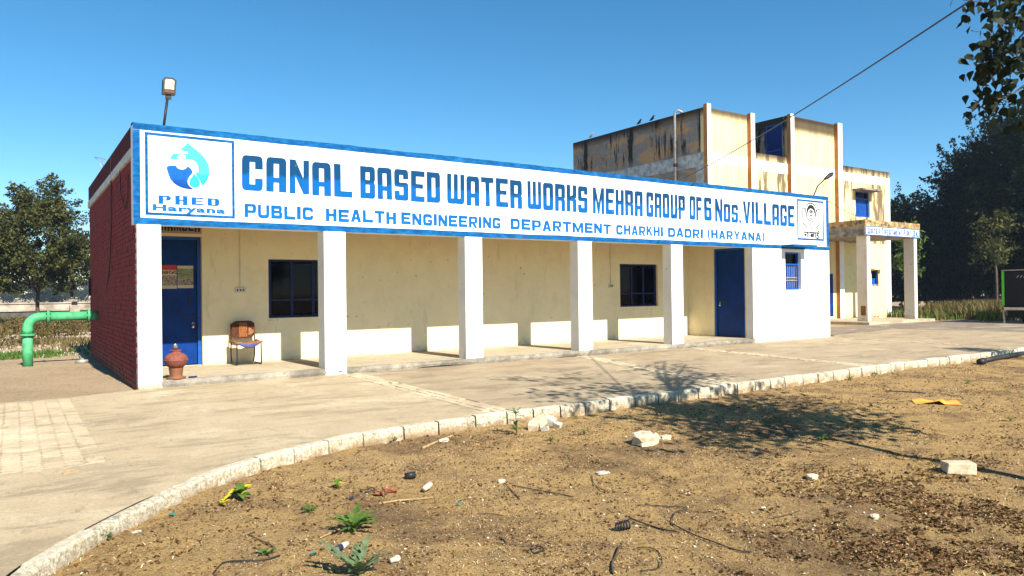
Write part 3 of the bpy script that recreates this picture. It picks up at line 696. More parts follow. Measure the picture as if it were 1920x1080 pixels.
# old nails, holes and scuffs in the plaster
for (x, y, sx, sz) in [(650, 593, .1, .018), (668, 593, .05, .014), (710, 613, .03, .02), (976, 503, .04, .045), (612, 601, .06, .01), (770, 585, .018, .02), (790, 497, .03, .006), (505, 600, .1, .008), (520, 600, .04, .012)]:
    p = hit(x, y, 1, 2.4); MB().prism([(p[0] + sx / 2 * math.cos(a) * random.uniform(.7, 1.1), p[2] + sz / 2 * math.sin(a) * random.uniform(.7, 1.1)) for a in np.linspace(2 * PI, 0, 9)[:-1]], 2.3965, 2.3995).build('plaster_scuff', M['iron'], bld)
# window of the end room
rw = MB().box(17.12, 17.16, .10, .16, 1.48, 2.60).box(17.85, 17.89, .10, .16, 1.48, 2.60).box(17.161, 17.849, .10, .16, 1.48, 1.53).box(17.161, 17.849, .10, .16, 2.55, 2.60).box(17.161, 17.849, .10, .15, 2.22, 2.26).build('window', M['blue_frame'], bld)
rw['label'] = 'small blue barred window under a concrete shade'
for i in range(3): MB().box(17.17 + i * .225, 17.17 + i * .225 + .2, .165, .185, 1.54, 2.21).build('shutter', M['blue_frame'], rw)
MB().box(17.161, 17.849, .165, .172, 2.262, 2.549).build('pane', M['glass'], rw)
for i in range(7):
    xx = 17.2 + i * .103; MB().tube([(xx, .13, 1.53), (xx, .13, 2.22)], .008, 6).build('bar', M['galv'], rw)
for zz_ in (1.75, 1.83): MB().box(17.161, 17.849, .118, .128, zz_, zz_ + .03).build('bar', M['galv'], rw)
MB().box(16.95, 18.08, -.42, .002, 2.735, 2.80).build('window_shade', M['border'], bld, bevel=.006)
# fascia and its painting
fa = MB().box(-.03, BX1, .0, .25, FZ0 + .002, FZ1 - .03).build('fascia', M['sign_white'], bld)
yb_ = -.003
def wob_strip(x0, x1, z0, z1, amp=.012, n=200):
    mb = MB(); X = np.linspace(x0, x1, n); a = z0 + (vnoise(X, 0, 3, 12) - .5) * amp * .4; b = z1 + (vnoise(X, 0, 2.3, 13) - .5) * amp
    V = [(x, yb_, z) for x, z in zip(X, a)] + [(x, yb_, z) for x, z in zip(X, b)]
    return mb.add(V, [(i, i + 1, n + i + 1, n + i) for i in range(n - 1)])
n = 240; X = np.linspace(-.032, BX1 + .002, n); tz = FZ1 + .004 + (vnoise(X, 0, 1.3, 15) - .5) * .02 + (vnoise(X, 0, 7, 16) - .5) * .012; bz = 4.245 + (vnoise(X, 0, 2, 17) - .5) * .008
V = []
for i in range(n): V += [(X[i], yb_, bz[i]), (X[i], yb_ - .004, tz[i]), (X[i], .12, tz[i] + .012), (X[i], .256, tz[i] - .004)]
MB().add(V, [(i * 4 + k, i * 4 + 4 + k, i * 4 + 5 + k, i * 4 + 1 + k) for i in range(n - 1) for k in range(3)]).build('border_stripe', M['border'], fa)
wob_strip(-.03, BX1, FZ0 - .0, 2.80).build('border_stripe', M['border'], fa)
MB().box(-.033, .075, yb_, 0, 2.806, 4.238).build('border_stripe', M['border'], fa)
MB().box(19.19, BX1 + .003, yb_, 0, 2.806, 4.238).build('border_stripe', M['border'], fa)
def frame(x0, x1, z0, z1, w_): return MB().sheet([[(x0, z0), (x1, z0), (x1, z1), (x0, z1)], [(x0 + w_, z0 + w_), (x1 - w_, z0 + w_), (x1 - w_, z1 - w_), (x0 + w_, z1 - w_)]], yb_)
frame(.145, 1.56, 2.85, 4.215, .046).build('emblem_frame', M['border'], fa)
frame(17.72, 19.07, 2.975, 4.20, .06).build('emblem_frame', M['border'], fa)
for tx, a, b in [('CANAL', 1.68, 3.73), ('BASED', 3.89, 5.64), ('WATER', 5.80, 7.70), ('WORKS', 7.85, 9.59), ('MEHRA', 9.75, 11.38), ('GROUP', 11.50, 12.91), ('OF', 13.07, 13.55), ('6', 13.64, 13.94), ('Nos.', 14.07, 15.16), ('VILLAGE', 15.24, 17.60)]:
    word(MB(), tx, a, b, 3.36, 3.985, yb_).build('headline_lettering', M['head'], fa)
for tx, a, b in [('PUBLIC', 1.72, 2.96), ('HEALTH', 3.20, 4.64), ('ENGINEERING', 4.75, 7.12), ('DEPARTMENT', 7.38, 10.32), ('CHARKHI', 10.48, 12.08), ('DADRI', 12.26, 13.58), ('(HARYANA)', 13.75, 16.18)]:
    word(MB(), tx, a, b, 2.885, 3.125, yb_, .15, G=G2).build('department_lettering', M['line2'], fa)
# drop-and-tap emblem
def bez(p0, p1, p2, p3, n=10): return [tuple(Vector(p0) * (1 - t) ** 3 + Vector(p1) * 3 * t * (1 - t) ** 2 + Vector(p2) * 3 * t * t * (1 - t) + Vector(p3) * t ** 3) for t in np.linspace(0, 1, n, endpoint=False)]
EX = lambda u, v: (.145 + u / 1144 * 1.485 - .0, 4.215 - v / 1080 * 1.39 + (u - 570) * .00011)   # emblem drawing units -> wall
def emb(pts): return [EX(*p) for p in pts]
cy_ = emb(bez((505, 75), (540, 130), (700, 215), (757, 360)) + bez((757, 360), (800, 500), (745, 620), (655, 672)) + [(672, 640), (655, 590), (610, 520), (600, 470), (637, 470)] +
          bez((632, 430), (632, 350), (590, 305), (520, 303)) + [(478, 300), (476, 245), (458, 243), (458, 228), (508, 228), (508, 200), (465, 196), (440, 178), (420, 178), (405, 190), (382, 192)] + bez((382, 192), (430, 160), (490, 110), (505, 75)))
ac_ = emb([(288, 300), (310, 255), (342, 224), (412, 224), (412, 243), (386, 245), (386, 303)])
dk_ = emb([(252, 396), (288, 382), (366, 382)] + bez((366, 390), (380, 440), (470, 455), (496, 398)) + bez((496, 398), (530, 395), (550, 430), (566, 474)) + bez((566, 474), (520, 530), (495, 560), (503, 615)) + bez((503, 615), (510, 650), (545, 680), (592, 697)) + bez((592, 697), (440, 705), (330, 640), (275, 530)) + [(255, 440)])
dr_ = emb(bez((584, 474), (575, 520), (515, 560), (520, 610)) + bez((520, 610), (525, 650), (560, 676), (598, 676)) + bez((598, 676), (640, 674), (656, 640), (650, 605)) + bez((650, 605), (640, 560), (600, 520), (584, 474)))
ep = MB().sheet([cy_], yb_); ep.sheet([ac_], yb_); ep.sheet([dr_], yb_); ep.build('drop_emblem', M['cyan'], fa)
MB().sheet([dk_], yb_).build('drop_emblem', M['drop_dark'], fa)
ph = MB()
def serif(mb, txt, x0, x1, z0, z1):
    n = len(txt); u = (x1 - x0) / (n * 1.0 + (n - 1) * .2); x = x0
    for ch in txt:
        o, h = GL[ch]; f = lambda p: (x + .06 * u + p[0] * u * .9, z0 + p[1] * (z1 - z0))
        mb.sheet([[f(p) for p in rnd(o, .3, .3)]] + [[f(p) for p in q] for q in h], yb_)
        for (cx, zz) in {'P': [(.17, 0), (.0, 1)], 'H': [(.17, 0), (.83, 0), (.17, 1), (.83, 1)], 'E': [(.0, 0), (.0, 1)], 'D': [(0, 0), (0, 1)]}[ch]:
            c = x + .06 * u + cx * .9 * u; w_ = .23 * u if cx else .09 * u; q = -.012 if zz == 0 else .001; zc = z0 + zz * (z1 - z0)
            mb.sheet([[(c - w_, zc + q), (c + (w_ if cx else 0), zc + q), (c + (w_ if cx else 0), zc + q + .011), (c - w_, zc + q + .011)]], yb_)
        x += 1.2 * u
serif(ph, 'PHED', .33, 1.31, 3.055, 3.185); text_fit(ph, 'Haryana', .255, 1.40, 2.893, 3.035, yb_, .045, spacing=1.12)
ph.build('emblem_lettering', M['line2'], fa)
# second emblem: hands round a sprout, with its name
NX = lambda u, v: (17.72 + (u - 125) / 512 * 1.35, 4.20 - (v - 130) / 775 * 1.225 + (u - 125) * .0000)
nm = MB()
def stroke(pts, w_): nm.ribbon([NX(u, v + 0) for u, v in pts], w_, yb_)
def arc(cx, cy, rx, ry, a0, a1, n=22): return [(cx + rx * math.cos(math.radians(a)), cy - ry * math.sin(math.radians(a))) for a in np.linspace(a0, a1, n)]
stroke(arc(388, 330, 104, 140, -5, 185), .036); stroke([(284, 345), (290, 420), (325, 490), (375, 540), (384, 690)], .036); stroke([(492, 345), (486, 420), (460, 480), (410, 540), (404, 690)], .036)
nm.ribbon([NX(*p) for p in arc(390, 400, 78, 145, -12, 192, 30)], list(.03 + .09 * np.sin(np.linspace(0, PI, 30))), yb_)
stroke(arc(390, 410, 47, 80, -20, 200), .035); stroke([(345, 430), (365, 470), (392, 497), (420, 470), (437, 430)], .032)
stroke(arc(390, 395, 19, 38, 0, 350), .042)
stroke([(284, 345), (265, 305), (240, 288), (222, 292), (228, 440), (232, 580), (262, 615), (300, 650), (308, 690)], .036)
stroke([(492, 350), (505, 315), (530, 296), (545, 300), (546, 450), (552, 590), (520, 620), (486, 650), (482, 690)], .036)
stroke([(238, 752), (338, 752)], .042); stroke([(346, 753), (545, 757)], .042)
stroke([(318, 765), (320, 848)], .046); stroke([(252, 792), (300, 796)], .042); stroke([(270, 800), (268, 815), (285, 830)], .046)
stroke([(345, 765), (347, 850)], .046)
stroke(arc(400, 808, 24, 22, 0, 340, 16), .042); stroke([(384, 796), (418, 826)], .036); stroke([(436, 768), (438, 850)], .046); stroke([(468, 768), (470, 852)], .046)
stroke([(520, 768), (520, 786), (495, 790), (492, 808), (520, 812), (538, 826), (530, 850), (500, 856), (484, 840)], .042)
stroke([(520, 750), (516, 730), (530, 720), (545, 728)], .036)
nm.build('hands_emblem', M['black'], fa)

# ------------------------------------------------------------------ treatment plant behind
YF, YW = 6.6, 6.8
pl = thing('treatment_plant_building', 'tall stained yellow building with white fins and blue shutters behind the verandah', 'building', (21.5, 6.6, 0))
FX = [(21.47, 21.70), (24.20, 24.46), (26.95, 27.20), (30.58, 30.93)]; FT = [9.03, 8.98, 9.30, 9.32]
for (a, b), t_ in zip(FX, FT):
    fo = MB().box(a, b, YF, YF + .015, 0, t_).build('fin', M['fin_white'], pl)
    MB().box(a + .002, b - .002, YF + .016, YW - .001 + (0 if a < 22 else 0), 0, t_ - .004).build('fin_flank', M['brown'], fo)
def band(x0, x1, z0=6.68, z1=7.13): MB().box(x0, x1, YW - .012, YW - .001, z0, z1).build('floor_band', M['fin_white'], pl)
MB().box(21.52, 24.30, YW, 7.0, 0, 8.92).build('tower_wall', M['yellow'], pl); band(21.70, 24.2)
MB().box(24.301, 27.05, YW, 7.0, 0, 7.38).build('terrace_wall', M['yellow_streak'], pl); band(24.46, 26.95, 6.62, 7.08)
MB().box(27.051, 30.75, YW, 7.0, 0, 9.28).build('tower_wall', M['yellow'], pl); band(27.2, 30.58)
cells(MB(), 30.751, 35.40, .0, 7.40, YW, 7.0, [(32.30, 33.54, 5.0, 6.24), (33.6, 34.2, 1.69, 2.37)]).build('wing_wall', M['yellow_streak'], pl)
band(30.93, 35.402, 6.68, 7.08)
MB().box(35.0, 35.403, YW - .01, YW - .001, .0, 6.679).build('corner_strip', M['fin_white'], pl)
MB().box(30.94, 34.99, YW - .006, YW - .0008, .12, 1.6).box(30.94, 33.55, YW - .006, YW - .0008, 1.601, 3.7).box(34.25, 34.99, YW - .006, YW - .0008, 1.601, 3.7).box(33.551, 34.249, YW - .006, YW - .0008, 2.5, 3.7).build('porch_wall_paint', M['yellow_clean'], pl)
MB().box(21.52, 21.72, 7.001, 15.2, 0, 8.92).build('side_wall', M['side_plaster'], pl)
MB().box(21.50, 21.519, YW, 15.2, 6.55, 7.10).build('floor_band', M['grey_band'], pl)
MB().box(21.505, 21.519, YW, 7.25, 0, 6.549).build('corner_strip', M['grey_band'], pl)
MB().box(21.74, 35.3, 14.98, 15.19, 0, 7.3).build('rear_wall', M['yellow'], pl); MB().box(35.2, 35.39, 7.001, 14.97, 0, 7.35).build('end_wall', M['yellow'], pl)
MB().box(21.73, 35.19, 7.001, 14.97, 6.75, 6.9).build('roof_slab', M['porch_grey'], pl)
MB().box(24.12, 24.30, 7.001, 14.9, 6.9, 8.9).build('tower_side_wall', M['side_plaster'], pl)
MB().box(21.73, 24.11, 7.001, 15.1, 8.5, 8.62).build('tower_roof', M['porch_grey'], pl)
cells(MB(), 7.001, 12.0, 6.9, 9.26, 27.0, 27.18, [(7.08, 7.98, 6.95, 9.0)], 'x').build('tower_side_wall', M['side_plaster'], pl)
dd = MB().box(27.06, 27.10, 7.14, 7.92, 6.95, 8.95).build('door', M['blue_door'], pl); MB().box(27.03, 27.12, 7.08, 7.139, 6.95, 9.0).box(27.03, 27.12, 7.921, 7.98, 6.95, 9.0).box(27.03, 27.12, 7.14, 7.92, 8.951, 9.0).box(27.045, 27.059, 7.14, 7.92, 7.78, 7.84).build('door_frame', M['blue_frame'], dd)
MB().box(27.19, 30.74, 11.8, 12.0, 6.9, 9.2).box(30.56, 30.74, 7.001, 11.79, 6.9, 9.2).build('tower_rear_wall', M['yellow'], pl); MB().box(27.19, 30.55, 7.001, 11.79, 8.9, 9.0).build('tower_roof', M['porch_grey'], pl)
wn2 = MB().box(32.30, 32.35, 6.86, 6.93, 5.0, 6.24).box(33.49, 33.54, 6.86, 6.93, 5.0, 6.24).box(32.351, 33.489, 6.86, 6.93, 5.0, 5.05).box(32.351, 33.489, 6.86, 6.93, 6.19, 6.24).box(32.351, 33.489, 6.86, 6.92, 5.88, 5.93).build('window', M['blue_frame'], pl)
for i in range(3): MB().box(32.36 + i * .38, 32.36 + i * .38 + .35, 6.935, 6.955, 5.055, 5.875).build('shutter', M['blue_frame'], wn2)
MB().box(32.351, 33.489, 6.94, 6.946, 5.935, 6.185).build('pane', M['glass'], wn2)
for i in range(8): MB().tube([(32.42 + i * .15, 6.89, 5.05), (32.42 + i * .15, 6.89, 5.88)], .01, 5).build('bar', M['blue_frame'], wn2)
MB().box(32.05, 33.75, 6.25, YW - .001, 6.25, 6.33).build('window_shade', M['porch_grey'], pl)
wn3 = MB().box(33.6, 33.64, 6.86, 6.93, 1.69, 2.37).box(34.16, 34.2, 6.86, 6.93, 1.69, 2.37).box(33.641, 34.159, 6.86, 6.93, 1.69, 1.73).build('window', M['blue_frame'], pl)
MB().box(33.641, 34.159, 6.935, 6.95, 1.735, 2.0).build('shutter', M['blue_frame'], wn3); MB().box(33.641, 34.159, 6.94, 6.946, 2.005, 2.37).build('pane', M['glass'], wn3)
MB().box(33.45, 34.4, 6.55, YW - .01, 2.42, 2.47).build('window_shade', M['yellow_clean'], pl)
dr2 = MB().box(29.4, 30.3, YW - .012, YW - .001, .2, 2.2).build('door', M['blue_door'], pl)
# porch
po = MB().box(28.0, 32.5, 3.86, 6.79, 3.74, 4.14).build('porch_roof', M['porch_grey'], pl)
MB().box(28.0, 32.5, 3.86, 6.79, 4.141, 4.40).build('parapet', M['porch_top'], po)
for x0 in (28.19, 32.02):
    pc = MB().box(x0, x0 + .235, 3.9, 4.36, -.03, 3.739).build('porch_column', M['column_grey'], pl, bevel=.01)
    MB().box(x0 + .005, x0 + .23, 3.885, 3.899, .1, 3.735).build('front_face', M['fin_white'], pc)
MB().box(28.186, 28.1895, 3.98, 4.2, .35, .75).build('plaster_loss', M['clay_old'], pl)
MB().obox((28.42, 3.72, .02), .5, .2, .05, (0, .15, .4)).build('broken_plinth', M['fin_white'], pl)
MB().box(27.6, 33.0, 3.5, 6.79, -.03, .09).build('porch_floor', M['floor'], pl)
sg = MB().box(28.05, 32.45, 3.835, 3.858, 3.75, 4.13).build('porch_sign', M['sign_white'], pl)
MB().sheet([[(28.05, 3.75), (32.45, 3.75), (32.45, 4.13), (28.05, 4.13)], [(28.08, 3.78), (32.42, 3.78), (32.42, 4.10), (28.08, 4.10)]], 3.832).build('border_stripe', M['border'], sg)
for tx, a, b in [('Water', 28.15, 29.16), ('Treatment', 29.26, 30.95), ('Plant', 31.03, 31.68), ('2.00', 31.73, 32.03), ('MLD', 32.08, 32.40)]:
    word(MB(), tx, a, b, 3.80, 4.085, 3.831, .2, .82).build('lettering', M['line2'], sg)
# roof-side rainwater pipe
rp = tag(MB().tube([(21.42, 8.3, 4.0), (21.42, 8.3, 8.93), (21.44, 8.26, 9.03), (21.52, 8.16, 9.06), (21.62, 8.04, 8.96)], .055, 10).build('rain_pipe', M['galv'], None, True), 'grey vertical pipe with a bent top on the mouldy tower wall', 'pipe')
MB().lathe((21.42, 8.3, 6.7), [(.07, 0), (.085, .02), (.085, .12), (.07, .14)], 10).build('coupling', M['iron'], rp)
# birds on the tower parapet
for (yy, zz, c_, lb) in ((13.9, 8.93, 'white_scrap', 'pale bird perched at the far corner of the tower parapet'), (10.6, 8.93, 'iron', 'dark bird on the tower parapet farther from the rain pipe'), (9.8, 8.93, 'iron', 'dark bird on the tower parapet next to the rain pipe')):
    mb = MB(); mb.tube([(21.6, yy + .16, zz + .06), (21.6, yy + .06, zz + .1), (21.6, yy - .03, zz + .14), (21.6, yy - .08, zz + .21), (21.6, yy - .12, zz + .24), (21.6, yy - .16, zz + .235)], [.012, .045, .06, .035, .035, .008], 8)
    tag(mb.build('bird', M[c_], None, True, loc=(21.6, yy, zz)), lb, 'bird')

# ------------------------------------------------------------------ vegetation helpers
def leaf_quads(C, size, aspect=.55, up=.35, fold=.0, seed=0):
    r = np.random.default_rng(seed); n = len(C)
    d = r.normal(size=(n, 3)); d /= np.linalg.norm(d, axis=1)[:, None]
    nn = r.normal(size=(n, 3)) + np.array([0, 0, up * 2]); nn -= d * (nn * d).sum(1)[:, None]; nn /= np.linalg.norm(nn, axis=1)[:, None]
    b = np.cross(nn, d); s = size * r.uniform(.65, 1.35, n)[:, None]
    V = np.stack([C - d * s * .5, C + b * s * aspect * .5 + nn * s * .06, C + d * s * .5, C - b * s * aspect * .5 + nn * s * .06], 1).reshape(-1, 3)
    F = np.arange(4 * n).reshape(n, 4); return V, F
def crown_points(blobs, seed, clump=(.35, .7), per=60, shell=.55, flat_=.75, spray=0):
    r = np.random.default_rng(seed); out = []; cc = []
    for (c, rad, nc) in blobs:
        u = r.normal(size=(nc, 3)); u /= np.linalg.norm(u, axis=1)[:, None]
        q = np.array(c) + u * np.array(rad) * (r.uniform(shell ** 3, 1, (nc, 1)) ** (1 / 3)); cc.append(q)
        for p in q:
            k = r.uniform(*clump); m = int(per * r.uniform(.6, 1.4))
            if spray:
                dv = (p - np.array(c)); dv = dv / (np.linalg.norm(dv) + 1e-6) + r.normal(size=3) * .45 + np.array([0, 0, .15]); dv /= np.linalg.norm(dv)
                tt = r.uniform(-.3, 1, (m, 1)); out.append(p + dv * tt * spray * k + r.normal(size=(m, 3)) * (1.15 - tt.clip(0, 1)) * k * .28); continue
            out.append(p + r.normal(size=(m, 3)) * k * np.array([.5, .5, .5 * flat_]))
    return np.concatenate(out), np.concatenate(cc)
def tree(name, label, cat, base, trunk_h, trunk_r, blobs, leaf, mat, seed, per=60, clump=(.35, .7), group=None, limbs=9, lean=(0, 0), up=.35, aspect=.55, shell=.55, keep=None, bark='bark', spray=0):
    base = Vector(base); t = thing(name, label, cat, base, group); r = random.Random(seed)
    P, cc = crown_points([((base.x + b[0][0], base.y + b[0][1], base.z + b[0][2]), b[1], b[2]) for b in blobs], seed, clump, per, shell, spray=spray)
    if keep is not None: P = P[keep(P)]
    top = base + Vector((lean[0], lean[1], trunk_h)); mb = MB()
    mid = base.lerp(top, .5) + Vector((r.uniform(-.1, .1), r.uniform(-.1, .1), 0))
    mb.tube([base - Vector((0, 0, .1)), base.lerp(mid, .5), mid, top], [trunk_r * 1.35, trunk_r, trunk_r * .9, trunk_r * .7], 9)
    mb.build('trunk', M[bark], t, True)
    idx = r.sample(range(len(cc)), min(limbs, len(cc)))
    for i in idx:
        e = Vector(cc[i]); st = base.lerp(top, r.uniform(.75, 1)); m2 = st.lerp(e, .5) + Vector((0, 0, .15 * (e - st).length))
        MB().tube([st, m2, e], [trunk_r * .5, trunk_r * .3, trunk_r * .08], 6).build('limb', M[bark], t, True)
    V, F = leaf_quads(P, leaf, aspect, up, seed=seed)
    link('crown', arr_mesh('crown', V - np.array(base), F, M[mat]), t, base)
    return t
def at(px, d, z=-.03):
    v = ray(px, 540); v = v / (RW[:, 2] @ v); p = CAM + v * d; return Vector((p[0], p[1], z))
# trees on the right
def rtree(px, d, top_y, wpx, name, label, seed, mat='leaf_dark', per=85, low=.16, leaf=.22, n=130, grp='dark trees beyond the plant'):
    h = (540 - top_y) / FPX * d + 1.5; w = wpx / FPX * d / 2
    blobs = [((0, 0, h * .55), (w, w, h * .42), n), ((w * .35, 0, h * .8), (w * .55, w * .55, h * .18), n // 4), ((-w * .5, 0, h * .4), (w * .6, w * .6, h * low * 1.6), n // 3), ((w * .5, .2, h * .36), (w * .6, w * .6, h * low * 1.6), n // 3)]
    return tree(name, label, 'tree', at(px, d), h * .5, .16, blobs, leaf, mat, seed, per, (.5, 1.1), grp, 7, shell=.4, spray=1.9)
rtree(1700, 58, 375, 150, 'acacia_tree', 'dark feathery tree standing right beside the porch end of the yellow building', 21, n=170)
rtree(1765, 54, 368, 160, 'acacia_tree', 'lower dark feathery tree between the porch and the tall grove', 22, n=180)
rtree(1803, 52, 285, 90, 'acacia_tree', 'tall narrow dark tree with a domed tip beyond the porch', 23, n=150)
rtree(1868, 50, 240, 150, 'acacia_tree', 'broad dark tree rising behind the vehicle', 24, n=230)
rtree(1932, 46, 172, 180, 'acacia_tree', 'tallest dark tree of the grove, above the vehicle', 25, n=260)
rtree(1990, 44, 180, 190, 'acacia_tree', 'dark tree at the far side of the vehicle', 26, n=180)
for i, (px, d, ty, w, lb) in enumerate([(1690, 84, 440, 180, 'bushy dark tree filling the gap behind the porch column'), (1760, 86, 430, 190, 'bushy dark tree in the back row behind the lower feathery tree'), (1830, 84, 420, 190, 'bushy dark tree in the back row behind the narrow tall tree'), (1905, 82, 410, 200, 'bushy dark tree in the back row directly behind the vehicle'), (1980, 80, 400, 200, 'bushy dark tree in the back row past the vehicle')]):
    rtree(px, d, ty, w, 'hedge_tree', lb, 40 + i, per=60, low=.32, leaf=.42, n=130, grp='row of trees behind the grove')
tree('broadleaf_sapling', 'pale green broad-leaved young tree just behind the porch column', 'tree', at(1702, 43), 3.6, .06, [((0, 0, 4.2), (.8, .8, 1.4), 26), ((.5, .2, 2.9), (.9, .7, .9), 16)], .34, 'leaf_lit', 31, 12, (.3, .5), None, 8, up=.1, aspect=.3)
tree('broadleaf_tree', 'yellowish green leafy tree in front of the dark grove by the vehicle', 'tree', at(1868, 42), 3.2, .08, [((0, 0, 4.6), (1.1, 1.1, 1.6), 34), ((-.6, 0, 3.3), (.8, .8, .9), 16)], .26, 'leaf_mid', 32, 22, (.3, .5), None, 8, up=.1, aspect=.35)
# trees on the left
lt = at(72, 37)
tree('neem_tree', 'olive green roundish tree with a thin trunk behind the green pipe', 'tree', lt, 2.3, .10, [((-.1, 0, 4.3), (2.3, 2.2, 2.0), 210), ((.2, 0, 6.2), (1.2, 1.1, 1.1), 60), ((1.45, 0, 3.2), (1.2, 1.2, 1.1), 70), ((-1.7, 0, 3.7), (1.5, 1.2, 1.7), 110)], .15, 'leaf_mid', 51, 105, (.4, .7), None, 12, up=.5, spray=1.3)
tree('neem_tree', 'olive tree whose crown touches the round tree with the thin trunk', 'tree', at(-75, 38), 2.4, .12, [((0, 0, 4.4), (2.0, 2, 1.9), 120), ((1.2, 0, 3.0), (1.2, 1.2, .9), 40)], .15, 'leaf_mid', 52, 105, (.4, .7), None, 10, up=.5, spray=1.3)
for i, (px, d, w, h, lb) in enumerate([(66, 190, 12.5, 6.2, 'hazy dark tree behind the tank wall in line with the round tree'), (104, 205, 9, 6.0, 'hazy tree behind the tank wall beside its small pier'), (146, 260, 12.0, 7.5, 'pale hazy tree behind the tank wall near the brick corner'), (6, 240, 9.0, 7.2, 'hazy tree standing alone behind the tank wall')]):
    tree('far_tree', lb, 'tree', at(px, d), h * .4, .18, [((0, 0, h * .6), (w / 2, w / 2, h * .42), 80), ((w * .25, 0, h * .4), (w / 3, w / 3, h * .3), 30)], .55, 'leaf_far', 60 + i, 70, (.8, 1.5), 'hazy trees beyond the tank wall', 5)

# ------------------------------------------------------------------ left background
tw = thing('tank_wall', 'low weathered reservoir wall with pale top crossing behind the weeds', 'wall', (0, 47, -.03))
def slab(name, x0, x1, y0, y1, z0, z1, m): return MB().box(x0, x1, y0, y1, z0, z1).build(name, M[m], tw)
slab('lower_wall', -60, 40, 47, 47.3, -.1, .62, 'tank_dark'); slab('ledge', -60, 40, 46.9, 48.5, .621, .72, 'tank_wall'); slab('upper_wall', -60, 40, 48.5, 48.8, .6, 1.12, 'tank_wall'); slab('coping', -60, 40, 48.42, 48.88, 1.121, 1.2, 'tank_wall')
pp = at(143, 50); slab('pier', pp.x - .3, pp.x + .3, 46.2, 46.85, -.1, 1.0, 'tank_wall'); MB().lathe((pp.x, 46.5, 1.0), [(.18, 0), (.18, .22), (.05, .26)], 12).build('valve_cap', M['iron'], tw)
def tufts(name, n, region, h, mat, seed, label=None, blades=7, spread=.12, wid=.02, zf=None):
    r = np.random.default_rng(seed); P = []
    while sum(len(p) for p in P) < n:
        q = r.uniform([region[0], region[2]], [region[1], region[3]], (n, 2)); P.append(q[vnoise(q[:, 0], q[:, 1], .55, seed) > r.uniform(.25, .75, n)])
    P = np.concatenate(P)[:n]; P = np.repeat(P, blades, 0); m = len(P)
    a = r.uniform(0, 2 * PI, m); P = P + r.normal(size=(m, 2)) * spread; z = (zf(P[:, 0], P[:, 1]) if zf else np.full(m, -.04))
    hh = h * r.uniform(.4, 1.25, m); ln = hh * r.uniform(.1, .6, m); w_ = wid * r.uniform(.6, 1.4, m)
    dx, dy = np.cos(a), np.sin(a); b0 = np.stack([P[:, 0] - dy * w_, P[:, 1] + dx * w_, z], 1); b1 = np.stack([P[:, 0] + dy * w_, P[:, 1] - dx * w_, z], 1)
    mid = np.stack([P[:, 0] + dx * ln * .35, P[:, 1] + dy * ln * .35, z + hh * .6], 1); tip = np.stack([P[:, 0] + dx * ln, P[:, 1] + dy * ln, z + hh], 1)
    side = np.stack([-dy * w_, dx * w_, np.zeros(m)], 1) * .8
    V = np.stack([b0, b1, mid - side, mid + side, tip], 1).reshape(-1, 3); k = np.arange(m) * 5
    F = np.concatenate([np.stack([k, k + 1, k + 2], 1), np.stack([k, k + 2, k + 3], 1), np.stack([k + 3, k + 2, k + 4], 1)])
    o = link(name, arr_mesh(name, V, F, M[mat])); o['kind'] = 'stuff'
    if label: o['label'] = label; o['category'] = 'grass'
    return o
tufts('dry_weeds', 2600, (-6, 6, 24, 44), .42, 'grass_dry', 71, 'dry tall weeds in front of the tank wall', 9, .2, .022)
tufts('green_ground_cover', 330, (-4.5, 2.2, 9.0, 11.4), .11, 'leaf_weed', 72, 'low green plants on the gravel behind the brick corner', 7, .12, .02)
tufts('sparse_grass', 500, (-5, 4, 11, 18), .18, 'grass_dry', 73, 'sparse dry grass on the gravel', 6, .12, .015)
for i, (px, d, lb) in enumerate([(20, 24, 'brownish dry bush behind the green pipe riser'), (95, 27, 'brownish dry bush seen under the horizontal green pipe'), (140, 30, 'low olive bush between the pipe flange and the brick wall'), (60, 32, 'low olive bush behind the pipe bend')]):
    tree('dry_bush', lb, 'bush', at(px, d), .3, .02, [((0, 0, .35), (.9, .8, .35), 26)], .09, 'leaf_bush', 120 + i, 60, (.2, .35), 'dry bushes beyond the gravel', 5, spray=1.0)
yy0 = at(1780, 41)
tufts('roadside_grass', 1500, (yy0.x - 8, yy0.x + 10, 1.5, 6.5), .75, 'grass_dry', 74, 'yellow green grass along the foot of the dark trees', 9, .2, .03)
tufts('roadside_weeds', 700, (yy0.x - 8, yy0.x + 12, 1.2, 6.0), .5, 'leaf_lit', 75, 'green weeds along the foot of the dark trees', 8, .2, .035)

